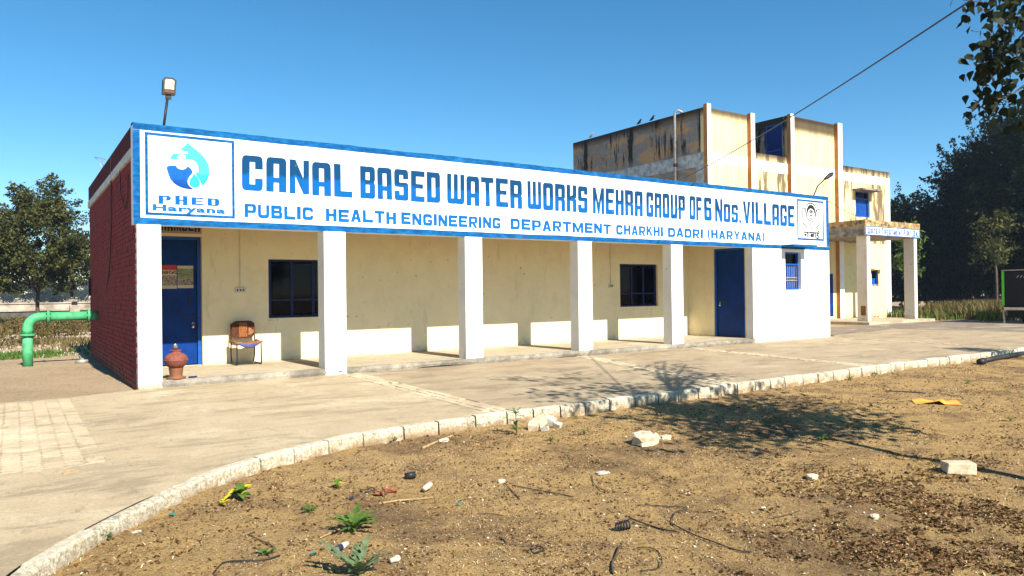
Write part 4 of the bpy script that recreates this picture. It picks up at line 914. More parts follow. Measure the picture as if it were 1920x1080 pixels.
# ------------------------------------------------------------------ green pipe, lamps, wires
gp = thing('green_pipe', 'green painted steel pipe bending down from the brick wall to the ground', 'pipe', (-1.39, 6.58, -.03))
MB().tube([(-1.39, 6.58, -.05), (-1.39, 6.58, .66)], .103, 20).build('riser', M['green_pipe'], gp, True)
MB().tube([(-1.39, 6.58, .70), (-1.39, 6.58, .80)] + [(-1.39 + .27 * (1 - math.cos(a)), 6.58, .82 + .26 * math.sin(a)) for a in np.linspace(.1, PI / 2, 8)] + [(-1.02, 6.58, 1.08)], .103, 20).build('elbow', M['green_pipe'], gp, True)
MB().tube([(-.97, 6.58, 1.08), (-.21, 6.58, 1.08)], .103, 20).build('pipe_length', M['green_pipe'], gp, True)
MB().tube([(-.17, 6.58, 1.08), (.005, 6.58, 1.08)], .103, 20).build('wall_stub', M['green_pipe'], gp, True)
def flange(c, ax, nm='flange'):
    d = Vector((1, 0, 0)) if ax == 'x' else Vector((0, 0, 1)); c = Vector(c)
    f = MB().tube([c - d * .022, c - d * .002], .158, 24).tube([c + d * .002, c + d * .022], .158, 24).build(nm, M['green_pipe'], gp)
    u, v = (Vector((0, 1, 0)), Vector((0, 0, 1))) if ax == 'x' else (Vector((1, 0, 0)), Vector((0, 1, 0)))
    for k in range(8):
        a = 2 * PI * k / 8 + .2; p = c + (u * math.cos(a) + v * math.sin(a)) * .13
        MB().tube([p - d * .04, p + d * .04], .012, 6).build('bolt', M['iron'], f)
flange((-.995, 6.58, 1.08), 'x'); flange((-.19, 6.58, 1.08), 'x'); flange((-1.39, 6.58, .68), 'z')
vb = gnd(154, 680, -.03); vc = tag(MB().lathe((vb[0], vb[1], -.035), [(.13, 0), (.14, .02), (.14, .06), (.12, .075), (.05, .075), (.045, .10), (.0, .105)], 18).build('valve_cover', M['galv'], None, True, loc=(vb[0], vb[1], -.035)), 'small round metal cover lying on the gravel by the brick wall', 'cover')
MB().tube([(vb[0] - .04, vb[1], .07), (vb[0] - .06, vb[1], .12)], .01, 6).build('stud', M['iron'], vc); MB().tube([(vb[0] + .03, vb[1], .07), (vb[0] + .05, vb[1], .11)], .01, 6).build('stud', M['iron'], vc)
fl_ = thing('floodlight', 'black floodlight with pale lens on a leaning pole above the emblem', 'lamp', (.52, .5, 4.3))
p0 = Vector((.50, .55, 4.30)); p1 = Vector((.585, .55, 4.96)); MB().tube([p0, p1], .022, 8).build('pole', M['iron'], fl_, True)
mb = MB(); cx, cz = .605, 5.14; pts = [(cx - .105, cz - .13), (cx + .10, cz - .12), (cx + .12, cz + .13), (cx + .06, cz + .17), (cx - .07, cz + .16), (cx - .095, cz + .12)]
hd_ = MB().prism(pts, .50, .62).build('housing', M['black_plastic'], fl_)
MB().prism([(cx - .075, cz - .05), (cx + .075, cz - .045), (cx + .088, cz + .11), (cx + .05, cz + .135), (cx - .055, cz + .13), (cx - .07, cz + .1)], .49, .4995).build('lens', M['lens'], hd_)
MB().prism([(cx - .08, cz - .105), (cx + .08, cz - .1), (cx + .08, cz - .06), (cx - .08, cz - .065)], .49, .4995).build('gear_cover', M['clay_old'], hd_)
MB().box(cx - .05, cx + .04, .53, .59, cz - .20, cz - .135).build('bracket', M['black_plastic'], fl_)
st = thing('street_lamp', 'black street lamp on a curved arm above the corner of the fascia', 'lamp', (19.0, .4, 4.3))
b0 = hit(1526, 366, 1, .4); b1 = hit(1533, 349, 1, .4); b2 = hit(1543, 339, 1, .4); b3 = hit(1549, 334, 1, .4); b4 = hit(1561, 325, 1, .4)
MB().tube([b0 - np.array([0, 0, .3]), b0, b1, b2, b3], .022, 8).build('arm', M['iron'], st, True)
MB().tube([b3 - (b4 - b3) * .2, b3 + (b4 - b3) * .2, b3 + (b4 - b3) * .7, b4], [.035, .06, .075, .045], 10).build('lamp_head', M['black_plastic'], st, True)
def cable(name, a, b, sag, r, label):
    a, b = Vector(a), Vector(b); P = [a.lerp(b, t) - Vector((0, 0, sag * 4 * t * (1 - t))) for t in np.linspace(0, 1, 24)]
    return tag(MB().tube(P, r, 6).build(name, M['black_plastic'], None, True, loc=a), label, 'cable')
cable('power_cable', hit(1276, 337, 1, 2.2), (6.2, -10.6, 4.6), .12, .011, 'black cable rising from the roof to the overhanging tree')
cable('thin_wire', (19.3, .2, 4.36), (31.2, 3.84, 4.2), .25, .008, 'thin wire from the fascia corner to the porch roof')
tag(MB().tube([(.0, 5.2, 4.36), (-.05, 5.25, 4.5), (.1, 5.5, 4.62), (-.1, 5.8, 4.7), (.1, 6.0, 4.55), (.05, 5.4, 4.4)], .008, 6).build('wire_loop', M['galv'], None, True), 'loose pale wire loop on top of the maroon parapet', 'wire')
# vehicle under the trees
vh = thing('parked_vehicle', 'dark boxy vehicle with a lime green corner strip under the trees', 'vehicle', (32.2, 0, -.02))
MB().box(32.2, 35.8, -1.9, .40, .66, 2.15).build('body', M['car_dark'], vh, bevel=.06)
MB().box(32.17, 32.199, .33, .42, .72, 2.13).build('green_strip', M['lime'], vh); MB().box(32.15, 35.7, -1.9, .42, 2.151, 2.19).build('roof_edge', M['galv'], vh)
MB().box(32.35, 35.6, -1.8, .3, .22, .655).build('underbody_shade_block', M['car_dark'], vh)  # dark block added to fill in the shadow beneath the body
MB().box(32.05, 32.19, -1.85, .3, .54, .65).build('bumper', M['steel'], vh)
MB().tube([(32.1, .30, -.02), (32.1, .34, .54)], .04, 8).build('support_leg', M['galv'], vh)
for y_ in (.0, -1.7):
    wh = MB().tube([(33.4, y_ - .1, .33), (33.4, y_ + .1, .33)], .34, 20).build('wheel', M['black_plastic'], vh); MB().tube([(33.4, y_ - .105, .33), (33.4, y_ + .105, .33)], .18, 14).build('rim', M['galv'], wh)
mb = MB()
for k in range(5): mb.add([(32.196, -.12 - k * .12, 1.86), (32.196, -.12 - k * .12 - .03, 1.86), (32.196, -.12 - k * .12 - .09, 1.95), (32.196, -.12 - k * .12 - .06, 1.95)], [(0, 1, 2, 3)])
mb.build('logo_lettering', M['white_scrap'], vh)

# ------------------------------------------------------------------ chair and clay pot
ch = thing('chair', 'metal chair draped with brown patterned cloth and a blue seat pad', 'chair', (2.25, 1.98, .12))
cx, cy = 2.235, 2.0
for sx in (-1, 1):
    x = cx + sx * .235; tube = [(x - sx * .02, cy + .26, .14), (x, cy + .25, .3), (x, cy + .23, .56), (x - sx * .01, cy + .27, .94)]
    MB().tube(tube, .013, 8).build('back_post', M['iron'], ch, True)
    MB().tube([(x - sx * .01, cy + .23, .575), (x, cy - .2, .575), (x, cy - .235, .55), (x, cy - .25, .16), (x, cy - .235, .136), (x, cy + .24, .136)], .013, 8).build('side_frame', M['iron'], ch, True)
MB().tube([(cx - .235, cy - .1, .136), (cx + .235, cy - .1, .136)], .012, 8).build('stretcher', M['iron'], ch, True)
def pad(x0, x1, z0, z1, y, th, r): 
    pts = []
    for (px_, pz_, a0) in ((x1 - r, z0 + r * .8, -PI / 2), (x1 - r, z1 - r, 0), (x0 + r, z1 - r, PI / 2), (x0 + r, z0 + r * .8, PI)):
        for a in np.linspace(a0, a0 + PI / 2, 5): pts.append((px_ + r * math.cos(a), pz_ + r * math.sin(a)))
    return MB().prism(pts, y, y + th)
bk = pad(cx - .23, cx + .23, .66, .99, cy + .20, .05, .11).build('backrest', M['cloth_brown'], ch, bevel=.008)
pad(cx - .085, cx + .075, .665, .955, cy + .190, .009, .01).build('cloth_panel', M['cloth_gold'], bk)
MB().prism([(cx + .10, .69), (cx + .205, .74), (cx + .205, .80), (cx + .10, .855)], cy + .19, cy + .199).build('cloth_patch', M['cloth_tan'], bk)
se = MB(); n = 13; V = []; F = []
for i in range(n):
    u = i / (n - 1) * 2 - 1
    for j in range(7):
        v = j / 6; V.append((cx + u * .27, cy - .26 + v * .5, .60 - .05 * (1 - u * u) * (1 if j else .6) + (.0 if j else -.045 * (1 - abs(u))) + .012 * math.sin(9 * u + 5 * v)))
for i in range(n - 1):
    for j in range(6): F.append((i * 7 + j, (i + 1) * 7 + j, (i + 1) * 7 + j + 1, i * 7 + j + 1))
so = MB().add(V, F).build('seat_cloth', M['cloth_tan'], ch, True); md = so.modifiers.new('thick', 'SOLIDIFY'); md.thickness = .03
n = 11; V = []; F = []
for i in range(n):
    u = i / (n - 1) * 2 - 1
    V += [(cx + u * .2, cy - .283 - .01 * (1 - u * u), .575 - .03 * (1 - u * u)), (cx + u * .2, cy - .292 - .012 * (1 - u * u), .545 - .075 * (1 - u * u)), (cx + u * .2, cy - .26, .53 - .07 * (1 - u * u))]
for i in range(n - 1): F += [(i * 3, i * 3 + 1, i * 3 + 4, i * 3 + 3), (i * 3 + 1, i * 3 + 2, i * 3 + 5, i * 3 + 4)]
MB().add(V, F).build('seat_pad', M['cloth_blue'], ch, True)
pt = (.605, .10, .12)
pot = thing('clay_pot', 'red clay water pot standing at the verandah edge by the blue door', 'pot', pt)
MB().lathe(pt, [(.0, .16), (.09, .17), (.155, .23), (.185, .29), (.188, .33), (.165, .38), (.12, .42), (.078, .437), (.075, .455), (.088, .47), (.09, .482), (.075, .484), (.0, .47)], 30).build('body', M['clay'], pot, True)
for k in range(8):
    a0 = 2 * PI * k / 8; P = [(pt[0] + (.181 - .03 * s_) * math.cos(a0 + b_), pt[1] + (.181 - .03 * s_) * math.sin(a0 + b_), pt[2] + .345 + .045 * s_) for b_, s_ in ((-.36, 0), (-.2, .8), (0, 1), (.2, .8), (.36, 0))]
    MB().tube(P, .006, 5).build('relief', M['clay_old'], pot, True)
MB().lathe(pt, [(.186, .30), (.193, .305), (.193, .315), (.186, .32)], 30).build('rim_band', M['clay'], pot, True)
stn = tag(MB().lathe(pt, [(.15, 0), (.155, .025), (.105, .035), (.10, .06), (.112, .17), (.115, .18), (.09, .18), (.0, .15)], 24).build('pot_stand', M['clay_old'], None, True, loc=pt), 'rusty round stand under the clay pot', 'stand')
tag(MB().lathe((pt[0] - .01, pt[1], pt[2] + .482), [(.036, 0), (.03, .10), (.028, .105), (.0, .104)], 16).build('steel_tumbler', M['steel'], None, True, loc=(pt[0], pt[1], pt[2] + .482)), 'steel tumbler upside down on the clay pot', 'tumbler')
tag(MB().obox((.86, .06, .135), .13, .05, .022, (0, 0, .12), .003).build('blue_scrap', M['dark_blue'], None, False, loc=(.86, .06, .122)), 'flat blue scrap beside the clay pot stand', 'scrap')

# ------------------------------------------------------------------ overhanging tree (stands outside the frame, shades the yard)
PB = Vector((5.45, -11.75, float(soil_z(5.45, -11.75))))
pe = thing('peepal_tree', 'overhanging tree with dark heart-shaped leaves reaching over the yard', 'tree', PB)
TAN = math.tan(SUN_EL)
def from_shadow(sx, sy, z): return np.array([sx + SUN_H.x / -SUN_H.y * z / TAN, sy - z / TAN, z])
MB().tube([PB - Vector((0, 0, .1)), (5.5, -11.7, 1.0), (5.75, -11.62, 1.9), (6.1, -11.55, 2.8), (6.3, -11.4, 4.0), (6.2, -11.2, 5.4)], [.075, .06, .05, .045, .04, .02], 9).build('trunk', M['bark'], pe, True)
r = np.random.default_rng(5); C = []
def shade_clumps(n, sx, sy, ztop, per, rad):
    for _ in range(n):
        x = r.normal(sx[0], sx[1]); y = r.uniform(*sy); z = np.clip((y + 11.3) * TAN + r.normal(0, .25), 1.9, 8)
        p = from_shadow(x, y, z); C.append(p + r.normal(size=(per, 3)) * rad)
shade_clumps(95, (6.2, .75), (-8.7, -6.0), 0, 42, .19)
shade_clumps(26, (6.4, 1.0), (-6.2, -4.6), 0, 30, .17)
shade_clumps(13, (6.3, .7), (-4.6, -2.6), 0, 16, .15)
C = np.concatenate(C); X_, Y_, D_ = proj(C)
C = C[~((X_ < 1990) & (Y_ > -60) & (D_ > .2))]
O = []
tw_paths = [[(1935, -40), (1895, 20), (1868, 62), (1850, 100), (1836, 140)], [(1940, 40), (1912, 70), (1890, 95), (1868, 110)], [(1935, 150), (1900, 175), (1862, 190), (1838, 200)], [(1930, -20), (1880, -6), (1850, 5), (1806, 0)], [(1945, 90), (1918, 105), (1900, 112)]]
for i, tp in enumerate(tw_paths):
    Yp = [-9.3, -9.1, -9.4, -9.0, -9.5][i]; P = [hit(x, y, 1, Yp - .04 * k) for k, (x, y) in enumerate(tp)]
    root = np.array([6.3, -11.3, 4.4]); MB().tube([root, (root + P[0]) / 2 + np.array([.2, 0, .25])] + P, [.03, .022] + list(np.linspace(.014, .004, len(P))), 6).build('branch', M['bark'], pe, True)
    for k in range(len(P) - 1):
        m = (44, 32, 24, 18, 34)[i] // (1 if k < 2 else 1) 
        for t_ in r.uniform(0, 1, m): O.append(P[k] * (1 - t_) + P[k + 1] * t_ + r.normal(size=3) * np.array([.13, .13, .12]) * (1.25 if k < 2 else .75) - np.array([0, 0, .05]))
O = np.array(O); A = np.concatenate([C, O]); n = len(A)
d = r.normal(size=(n, 3)) * .55 + np.array([0, 0, -1.0]); d[:len(C)] = r.normal(size=(len(C), 3)); d /= np.linalg.norm(d, axis=1)[:, None]
nn = r.normal(size=(n, 3)); nn -= d * (nn * d).sum(1)[:, None]; nn /= np.linalg.norm(nn, axis=1)[:, None]; b = np.cross(nn, d); s = r.uniform(.075, .13, n)[:, None]
shape = [(0, 0), (.36, .12), (.44, .38), (.22, .72), (0, 1.15), (-.22, .72), (-.44, .38), (-.36, .12)]
V = np.stack([A + b * s * u + d * s * v + nn * s * (abs(u) * .35) for u, v in shape], 1).reshape(-1, 3); F = np.arange(8 * n).reshape(n, 8)
link('crown', arr_mesh('crown', V - np.array(PB), F, M['leaf_peepal']), pe, PB)
# young tree outside the frame to the right whose small shadow falls on the yard
tree('young_tree', 'slim young tree on the soil beyond the black hose pipe', 'tree', (17.5, -8.3, -.14), 2.0, .035, [((0, 0, 2.7), (.7, .45, .5), 26)], .12, 'leaf_mid', 91, 34, (.2, .35), None, 6)

# ------------------------------------------------------------------ soil clutter
def onsoil(px, py):
    z = -.12
    for _ in range(4): p = gnd(px, py, z); z = float(soil_z(p[0], p[1]))
    return Vector((p[0], p[1], z))
def rock(c, sx, sy, sz, seed, rough=.18):
    q = random.Random(seed); bm = bmesh.new(); bmesh.ops.create_cube(bm, size=1); bmesh.ops.subdivide_edges(bm, edges=bm.edges[:], cuts=2, use_grid_fill=True)
    V = []
    for v in bm.verts:
        p = v.co.copy(); p = p.lerp(p.normalized() * .62, .45); p += Vector((q.uniform(-1, 1), q.uniform(-1, 1), q.uniform(-1, 1))) * rough * .35
        V.append((c[0] + p.x * sx, c[1] + p.y * sy, c[2] + (p.z + .42) * sz))
    F = [tuple(v.index for v in f.verts) for f in bm.faces]; bm.free(); return MB().add(V, F)
def item(mb, name, mat, label, cat, p, smooth=False, group=None, bevel=0): return tag(mb.build(name, M[mat], None, smooth, loc=p, bevel=bevel), label, cat, group)
p = onsoil(1797, 886); item(MB().obox(p + Vector((0, 0, .045)), .235, .15, .095, (.02, 0, -.75), .008), 'concrete_brick', 'stone', 'pale rectangular brick lying alone on the bare soil', 'brick', p, bevel=.008)
p = onsoil(1210, 834); item(rock(p, .24, .17, .14, 3, .3), 'concrete_chunk', 'stone', 'large broken concrete chunk on the soil facing the kerb', 'stone', p)
p = onsoil(1246, 824); item(rock(p, .15, .08, .05, 4), 'flat_stone', 'stone', 'small flat stone next to the large concrete chunk', 'stone', p)
for (x, y, s_, m_, lb) in [(1010, 800, .16, 'stone', 'tilted brick half in the rubble at the kerb'), (1032, 796, .14, 'white_scrap', 'white tile piece leaning in the rubble at the kerb'), (1046, 802, .09, 'white_scrap', 'small white lump at the end of the rubble'), (1022, 808, .08, 'white_scrap', 'white chip in front of the rubble'), (1000, 806, .13, 'stone', 'brick piece behind the tall weed by the rubble')]:
    p = onsoil(x, y); item(MB().obox(p + Vector((0, 0, s_ * .35)), s_, s_ * .8, s_ * .6, (random.uniform(-.5, .5), random.uniform(-.5, .5), random.uniform(0, 3)), s_ * .07), 'rubble_piece', m_, lb, 'rubble', p, group='rubble heap at the kerb')
p = onsoil(1077, 776); item(rock(p, .1, .1, .1, 9), 'white_stone', 'white_scrap', 'lone white stone resting against the kerb past the rubble', 'stone', p)
for i, (x, y, s_, lb) in enumerate([(1523, 898, .09, 'small pale stone on bare soil between the concrete brick and the wires'), (1130, 888, .12, 'flat white flake on the soil beside the thin wires'), (940, 905, .06, 'small pale stone near the clear plastic cup'), (1245, 822, .05, 'tiny stone against the flat stone'), (1640, 972, .06, 'pale pebble in the dark leaf litter'), (256, 998, .06, 'white paper scrap near the kerb'), (1560, 770, .07, 'whitish stone in the tree shade'), (1275, 752, .07, 'pale stone in the tree shade close to the kerb'), (700, 830, .06, 'pale stone below the kerb on the inner bend')]):
    p = onsoil(x, y); item(rock(p, s_, s_ * .7, s_ * (.15 if i in (1, 5) else .5), 20 + i), 'loose_stone', 'white_scrap' if i in (1, 5) else 'stone', lb, 'stone', p)
# litter items
p = onsoil(770, 899); item(MB().tube([p + Vector((-.05, .01, .035)), p + Vector((.04, -.01, .04))], [.028, .031], 12), 'black_can', 'black_plastic', 'crushed black can lying on the soil', 'can', p, True)
p = onsoil(800, 922); item(MB().tube([p + Vector((-.04, -.03, .035)), p + Vector((.05, .035, .045))], [.020, .030], 14), 'clear_cup', 'pale_chip', 'clear pale plastic cup on its side', 'cup', p, True)
def ring(px, py, r_, lb, t_=.005):
    p = onsoil(px, py); item(MB().tube([p + Vector((r_ * math.cos(a), r_ * math.sin(a), .012 + .008 * math.sin(3 * a))) for a in np.linspace(0, 2 * PI, 26)], t_, 6, False), 'rubber_ring', 'black_plastic', lb, 'ring', p, True)
ring(690, 922, .06, 'dark rubber ring beside the tangled rag'); ring(1007, 1034, .045, 'small black ring on open sand')
p = onsoil(722, 928); mb = MB()
for k in range(5): mb.obox(p + Vector((random.uniform(-.07, .07), random.uniform(-.04, .04), .02)), .1, .03, .02, (random.uniform(-.6, .6), random.uniform(-.6, .6), random.uniform(0, 3)), .012)
item(mb, 'dark_rag', 'clay_old', 'tangled dark reddish rag next to the rubber ring', 'rag', p)
p = onsoil(1168, 994); mb = MB()
for k in range(5): mb.tube([p + Vector((-.05 + k * .025 + .01 * math.cos(a), .028 * math.cos(a), .032 + .028 * math.sin(a))) for a in np.linspace(0, 2 * PI, 14)], .007, 5, False)
item(mb, 'ribbed_hose', 'black_plastic', 'short ribbed black hose piece on the sand', 'hose', p, True)
p = onsoil(640, 1032); wc = thing('marker_pen', 'navy and white plastic tube by the thistle', 'tube', p)
MB().tube([p + Vector((-.06, -.03, .02)), p + Vector((.0, .0, .022))], .02, 12).build('barrel', M['navy'], wc, True); MB().tube([p + Vector((.001, .0005, .022)), p + Vector((.05, .03, .024))], .019, 12).build('cap', M['white_scrap'], wc, True)
p = onsoil(740, 1056); item(MB().tube([p + Vector((-.03, 0, .02)), p + Vector((.005, .002, .022)), p + Vector((.006, .002, .022)), p + Vector((.03, .01, .022))], [.016, .016, .021, .021], 12), 'pipe_fitting', 'white_scrap', 'white plastic pipe fitting on the sand near the thistle', 'fitting', p, True)
for (x, y, m_, lb) in [(588, 1044, 'teal', 'teal plastic scrap near the navy and white tube'), (660, 937, 'navy', 'blue wrapper scrap beside the yellow flowers'), (860, 948, 'teal', 'tiny green bottle cap on bare sand'), (1432, 958, 'white_scrap', 'crumpled pale wrapper in the open soil'), (322, 969, 'teal', 'teal wrapper below the kerb bend'), (1172, 822, 'white_scrap', 'blueish paper bit next to the concrete chunk')]:
    p = onsoil(x, y); n = 6; V = [(p.x, p.y, p.z + .03)] + [(p.x + .028 * math.cos(a) * random.uniform(.6, 1.2), p.y + .026 * math.sin(a) * random.uniform(.6, 1.2), p.z + random.uniform(.005, .03)) for a in np.linspace(0, 2 * PI, n + 1)[:-1]]
    item(MB().add(V, [(0, 1 + i, 1 + (i + 1) % n) for i in range(n)]), 'plastic_scrap', m_, lb, 'scrap', p)
p = onsoil(1755, 756); q = onsoil(1725, 760); V = []; F = []
for i in range(9):
    for j in range(5): V.append((p.x + (i - 4) * .05 - (j - 2) * .06, p.y - (i - 4) * .055 - (j - 2) * .05, p.z + .015 + .03 * max(0, math.sin(i * .9 + j * 1.3)) + (.03 if (i, j) in ((4, 3), (5, 3), (4, 4)) else 0)))
for i in range(8):
    for j in range(4): F.append((i * 5 + j, i * 5 + j + 1, i * 5 + j + 6, i * 5 + j + 5))
item(MB().add(V, F), 'plastic_sheet', 'orange_sheet', 'crumpled orange plastic sheet on the soil', 'sheet', p, True)
def stick(pts, rad, lb, mat='bark', name='twig', cat='twig', lift=.012):
    P = [onsoil(*q) + Vector((0, 0, lift)) for q in pts]; P = [Vector(v) for v in catmull(P, 5)]
    return tag(MB().tube(P, rad if np.isscalar(rad) else list(np.linspace(rad[0], rad[1], len(P))), 6).build(name, M[mat], None, True, loc=P[0]), lb, cat)
stick([(718, 946), (750, 940), (785, 938), (812, 935)], (.010, .004), 'pale dry stick below the rubber ring', 'wood')
stick([(793, 842), (815, 832), (832, 825), (850, 818)], (.014, .009), 'brown stick with a white cloth wrapped on it', 'wood')
p = onsoil(832, 829); item(rock(p + Vector((0, 0, .01)), 0.11, .05, .03, 44, .5), 'white_cloth', 'pale_chip', 'scrap of white cloth wrapped on the brown stick', 'cloth', p)
stick([(600, 1012), (620, 1003), (642, 993)], 0.0050, 'straight thin stick touching the leafy weed', 'wood')
stick([(465, 1006), (490, 1017), (515, 1029)], 0.0043, 'dark straight twig on the sand by the bent wire')
stick([(400, 1078), (420, 1058), (460, 1055), (500, 1052), (525, 1045)], 0.0043, 'long bent dark wire beside the small feathery weed', 'black_plastic', 'wire', 'wire')
stick([(945, 908), (962, 925), (975, 938)], 0.0043, 'short thick twig slanting near the clear cup')
stick([(960, 912), (1000, 920), (1040, 927), (1075, 934)], 0.0050, 'long thin twig lying beyond the clear cup')
stick([(895, 965), (920, 966), (945, 970)], 0.0037, 'thin dark twig on bare sand')
stick([(930, 1021), (960, 1024), (1000, 1026)], 0.0037, 'thin dark twig beside the small black ring')
stick([(1180, 974), (1210, 985), (1240, 995), (1275, 1001)], 0.0056, 'black cable piece running across the soil', 'black_plastic', 'wire', 'wire')
stick([(1260, 985), (1300, 1005), (1340, 1020), (1380, 1035), (1410, 1038)], 0.0043, 'long black wire continuing past the ribbed hose', 'black_plastic', 'wire', 'wire')
stick([(1195, 950), (1230, 951), (1290, 955)], 0.0037, 'thin straight black wire lying beyond the hose piece', 'black_plastic', 'wire', 'wire')
stick([(1260, 985), (1262, 970), (1270, 962), (1290, 958)], 0.0037, 'hooked black wire end near the hose piece', 'black_plastic', 'wire', 'wire')
stick([(1110, 893), (1112, 905), (1120, 915), (1142, 927)], 0.0037, 'curled black wire below the white flake', 'black_plastic', 'wire', 'wire')
stick([(1162, 1027), (1155, 1045), (1148, 1060), (1150, 1078)], 0.0068, 'dark crooked root on the sand near the ribbed hose', 'bark', 'root', 'root')
stick([(1195, 1030), (1225, 1032), (1240, 1048), (1235, 1068), (1200, 1074)], 0.0031, 'curved thin wire looping beside the crooked root', 'black_plastic', 'wire', 'wire')
stick([(1450, 976), (1475, 968), (1500, 960)], 0.0043, 'dark twig by the crumpled wrapper')
stick([(1660, 734), (1700, 736), (1735, 739)], 0.0074, 'dark blue strap lying on the soil before the orange sheet', 'navy', 'strap', 'strap')
a, b_ = onsoil(1838, 684), onsoil(1918, 668); pp_ = thing('black_pipe', 'black hose pipe length lying on the soil by the far kerb', 'pipe', a)
MB().tube([a + Vector((0, 0, .06)), a.lerp(b_, .35) + Vector((0, 0, .085)), b_ + Vector((0, 0, .07))], .05, 12).build('tube', M['black_plastic'], pp_, True)
MB().tube([a + Vector((-.02, .0, .06)), a.lerp(b_, .08) + Vector((0, 0, .065))], .07, 12).build('end_collar', M['iron'], pp_, True)
p = gnd(134, 886, .003); tag(MB().obox((p[0], p[1], .008), .14, .016, .012, (0, 0, .35), .002).build('wood_lath', M['wood'], None, False, loc=(p[0], p[1], 0)), 'short pale wooden lath lying on the paved yard', 'lath')
# weeds
def blade_leaf(mb, base, ang, L, w, rise, droop, jag=0, n=7):
    base = Vector(base); dx, dy = math.cos(ang), math.sin(ang); V = []; F = []
    for i in range(n):
        t_ = i / (n - 1); q = base + Vector((dx * L * t_, dy * L * t_, rise * t_ - droop * t_ * t_))
        ww = w * math.sin(PI * min(1, .12 + t_ * .88)) * (1 if not jag else (.35 if i % 2 else 1.25))
        s_ = Vector((-dy, dx, 0)) * ww; V += [q - s_ + Vector((0, 0, ww * .35)), q, q + s_ + Vector((0, 0, ww * .35))]
    for i in range(n - 1): F += [(i * 3, i * 3 + 1, i * 3 + 4, i * 3 + 3), (i * 3 + 1, i * 3 + 2, i * 3 + 5, i * 3 + 4)]
    mb.add(V, F)
def weed(px, py, lb, nl, L, w, rise, droop, mat, jag=0, stem=0, yellow=0, name='weed', seed=0, n=7):
    q = random.Random(seed); p = onsoil(px, py); t = thing(name, lb, 'weed', p)
    if stem: MB().tube([p, p + Vector((.01, 0, stem * .5)), p + Vector((-.01, .01, stem))], [.006, .005, .003], 6).build('stem', M['leaf_weed'], t, True)
    for k in range(nl):
        a = 2 * PI * k / nl * 2.4 + q.uniform(-.3, .3); z = (stem * q.uniform(.15, 1) if stem else .01); f = q.uniform(.4, 1.3)
        mb = MB(); blade_leaf(mb, p + Vector((0, 0, z)), a, L * f, w * f, rise * f * q.uniform(.5, 1.2), droop * f, jag, n); mb.build('leaf', M['leaf_yellow' if k < yellow else mat], t, True)
weed(662, 998, 'bushy green weed with toothed leaves in the sand', 26, .17, .022, .15, .07, 'leaf_weed', 1, .05, 0, 'leafy_weed', 1, 9)
weed(672, 1079, 'spiny grey-green thistle beside the navy and white tube', 16, .24, .028, .2, .05, 'leaf_thistle', 1, .03, 0, 'thistle', 2, 13)
weed(968, 815, 'tall spindly weed standing before the kerb rubble', 24, .13, .018, .08, .04, 'leaf_thistle', 1, .26, 0, 'tall_weed', 3, 7)
weed(452, 935, 'green weed with some yellow leaves under the kerb', 18, .11, .03, .09, .06, 'leaf_weed', 0, .07, 5, 'yellowing_weed', 4)
weed(418, 948, 'small plant of bright yellow leaves under the kerb', 7, .06, .022, .05, .02, 'leaf_yellow', 0, .04, 7, 'yellow_plant', 5)
weed(632, 917, 'small yellow flowering plant on the sand', 10, .06, .016, .06, .02, 'leaf_weed', 0, .04, 5, 'yellow_plant', 6)
for i, (x, y, lb) in enumerate([(1095, 815, 'low green weed patch between the rubble and the concrete chunk'), (1032, 827, 'little green weed in front of the rubble'), (738, 828, 'green tuft at a kerb joint on the inner bend'), (1642, 704, 'green weed growing at the foot of the far kerb'), (1595, 712, 'tiny weed at a far kerb joint'), (1815, 720, 'small weed on the bare soil toward the black pipe'), (1540, 828, 'small tuft at the edge of the tree shade'), (1888, 662, 'green weed beside the black pipe'), (500, 1042, 'small feathery weed by the bent wire'), (200, 1012, 'small weed under the kerb beside the white paper scrap'), (580, 962, 'small flat weed near the bushy toothed weed'), (1895, 790, 'thin grassy weed on the bare soil past the orange sheet')]):
    weed(x, y, lb, 12, .085, .014, .06, .03, 'leaf_weed', 1, .03, 0, 'small_weed', 30 + i, 5)
# leaf litter, chips and gravel too many to count
def scatter(n, fn, seed):
    r = np.random.default_rng(seed); out = []; tot = 0
    while tot < n:
        x = r.uniform(-1.9, 16, n * 2); y = -13.0 + 7.4 * r.uniform(0, 1, n * 2) ** .8
        k = np.interp(x, KX[24:], KY[24:]) - .08 > y; X_, Y_, D_ = proj(np.stack([x, y, np.full_like(x, -.12)], 1))
        k &= (X_ > -150) & (X_ < 2100) & (D_ > .5) & (Y_ < 1200); k &= r.uniform(0, 1, n * 2) < fn(x, y, X_, Y_) * np.clip(7 / D_, 0, 1.2)
        q = np.stack([x, y], 1)[k]; out.append(q); tot += len(q)
        if not len(q): break
    return np.concatenate(out)[:n]
def litter_mesh(name, P, size, mat, seed, label, flat_=.25, aspect=.6):
    r = np.random.default_rng(seed); n = len(P); z = soil_z(P[:, 0], P[:, 1]) + size * .15; C = np.column_stack([P, z])
    a = r.uniform(0, 2 * PI, n); d = np.column_stack([np.cos(a), np.sin(a), r.normal(0, flat_, n)]); nn = np.column_stack([r.normal(0, flat_, n), r.normal(0, flat_, n), np.ones(n)])
    nn -= d * ((nn * d).sum(1) / (d * d).sum(1))[:, None]; nn /= np.linalg.norm(nn, axis=1)[:, None]; b = np.cross(nn, d); s = size * r.uniform(.45, 1.5, n)[:, None]
    V = np.stack([C - d * s * .5, C + b * s * aspect * .5 + nn * s * .2, C + d * s * .5, C - b * s * aspect * .5 + nn * s * .2], 1).reshape(-1, 3)
    o = link(name, arr_mesh(name, V, np.arange(4 * n).reshape(n, 4), M[mat])); o['kind'] = 'stuff'; o['label'] = label; o['category'] = 'litter'
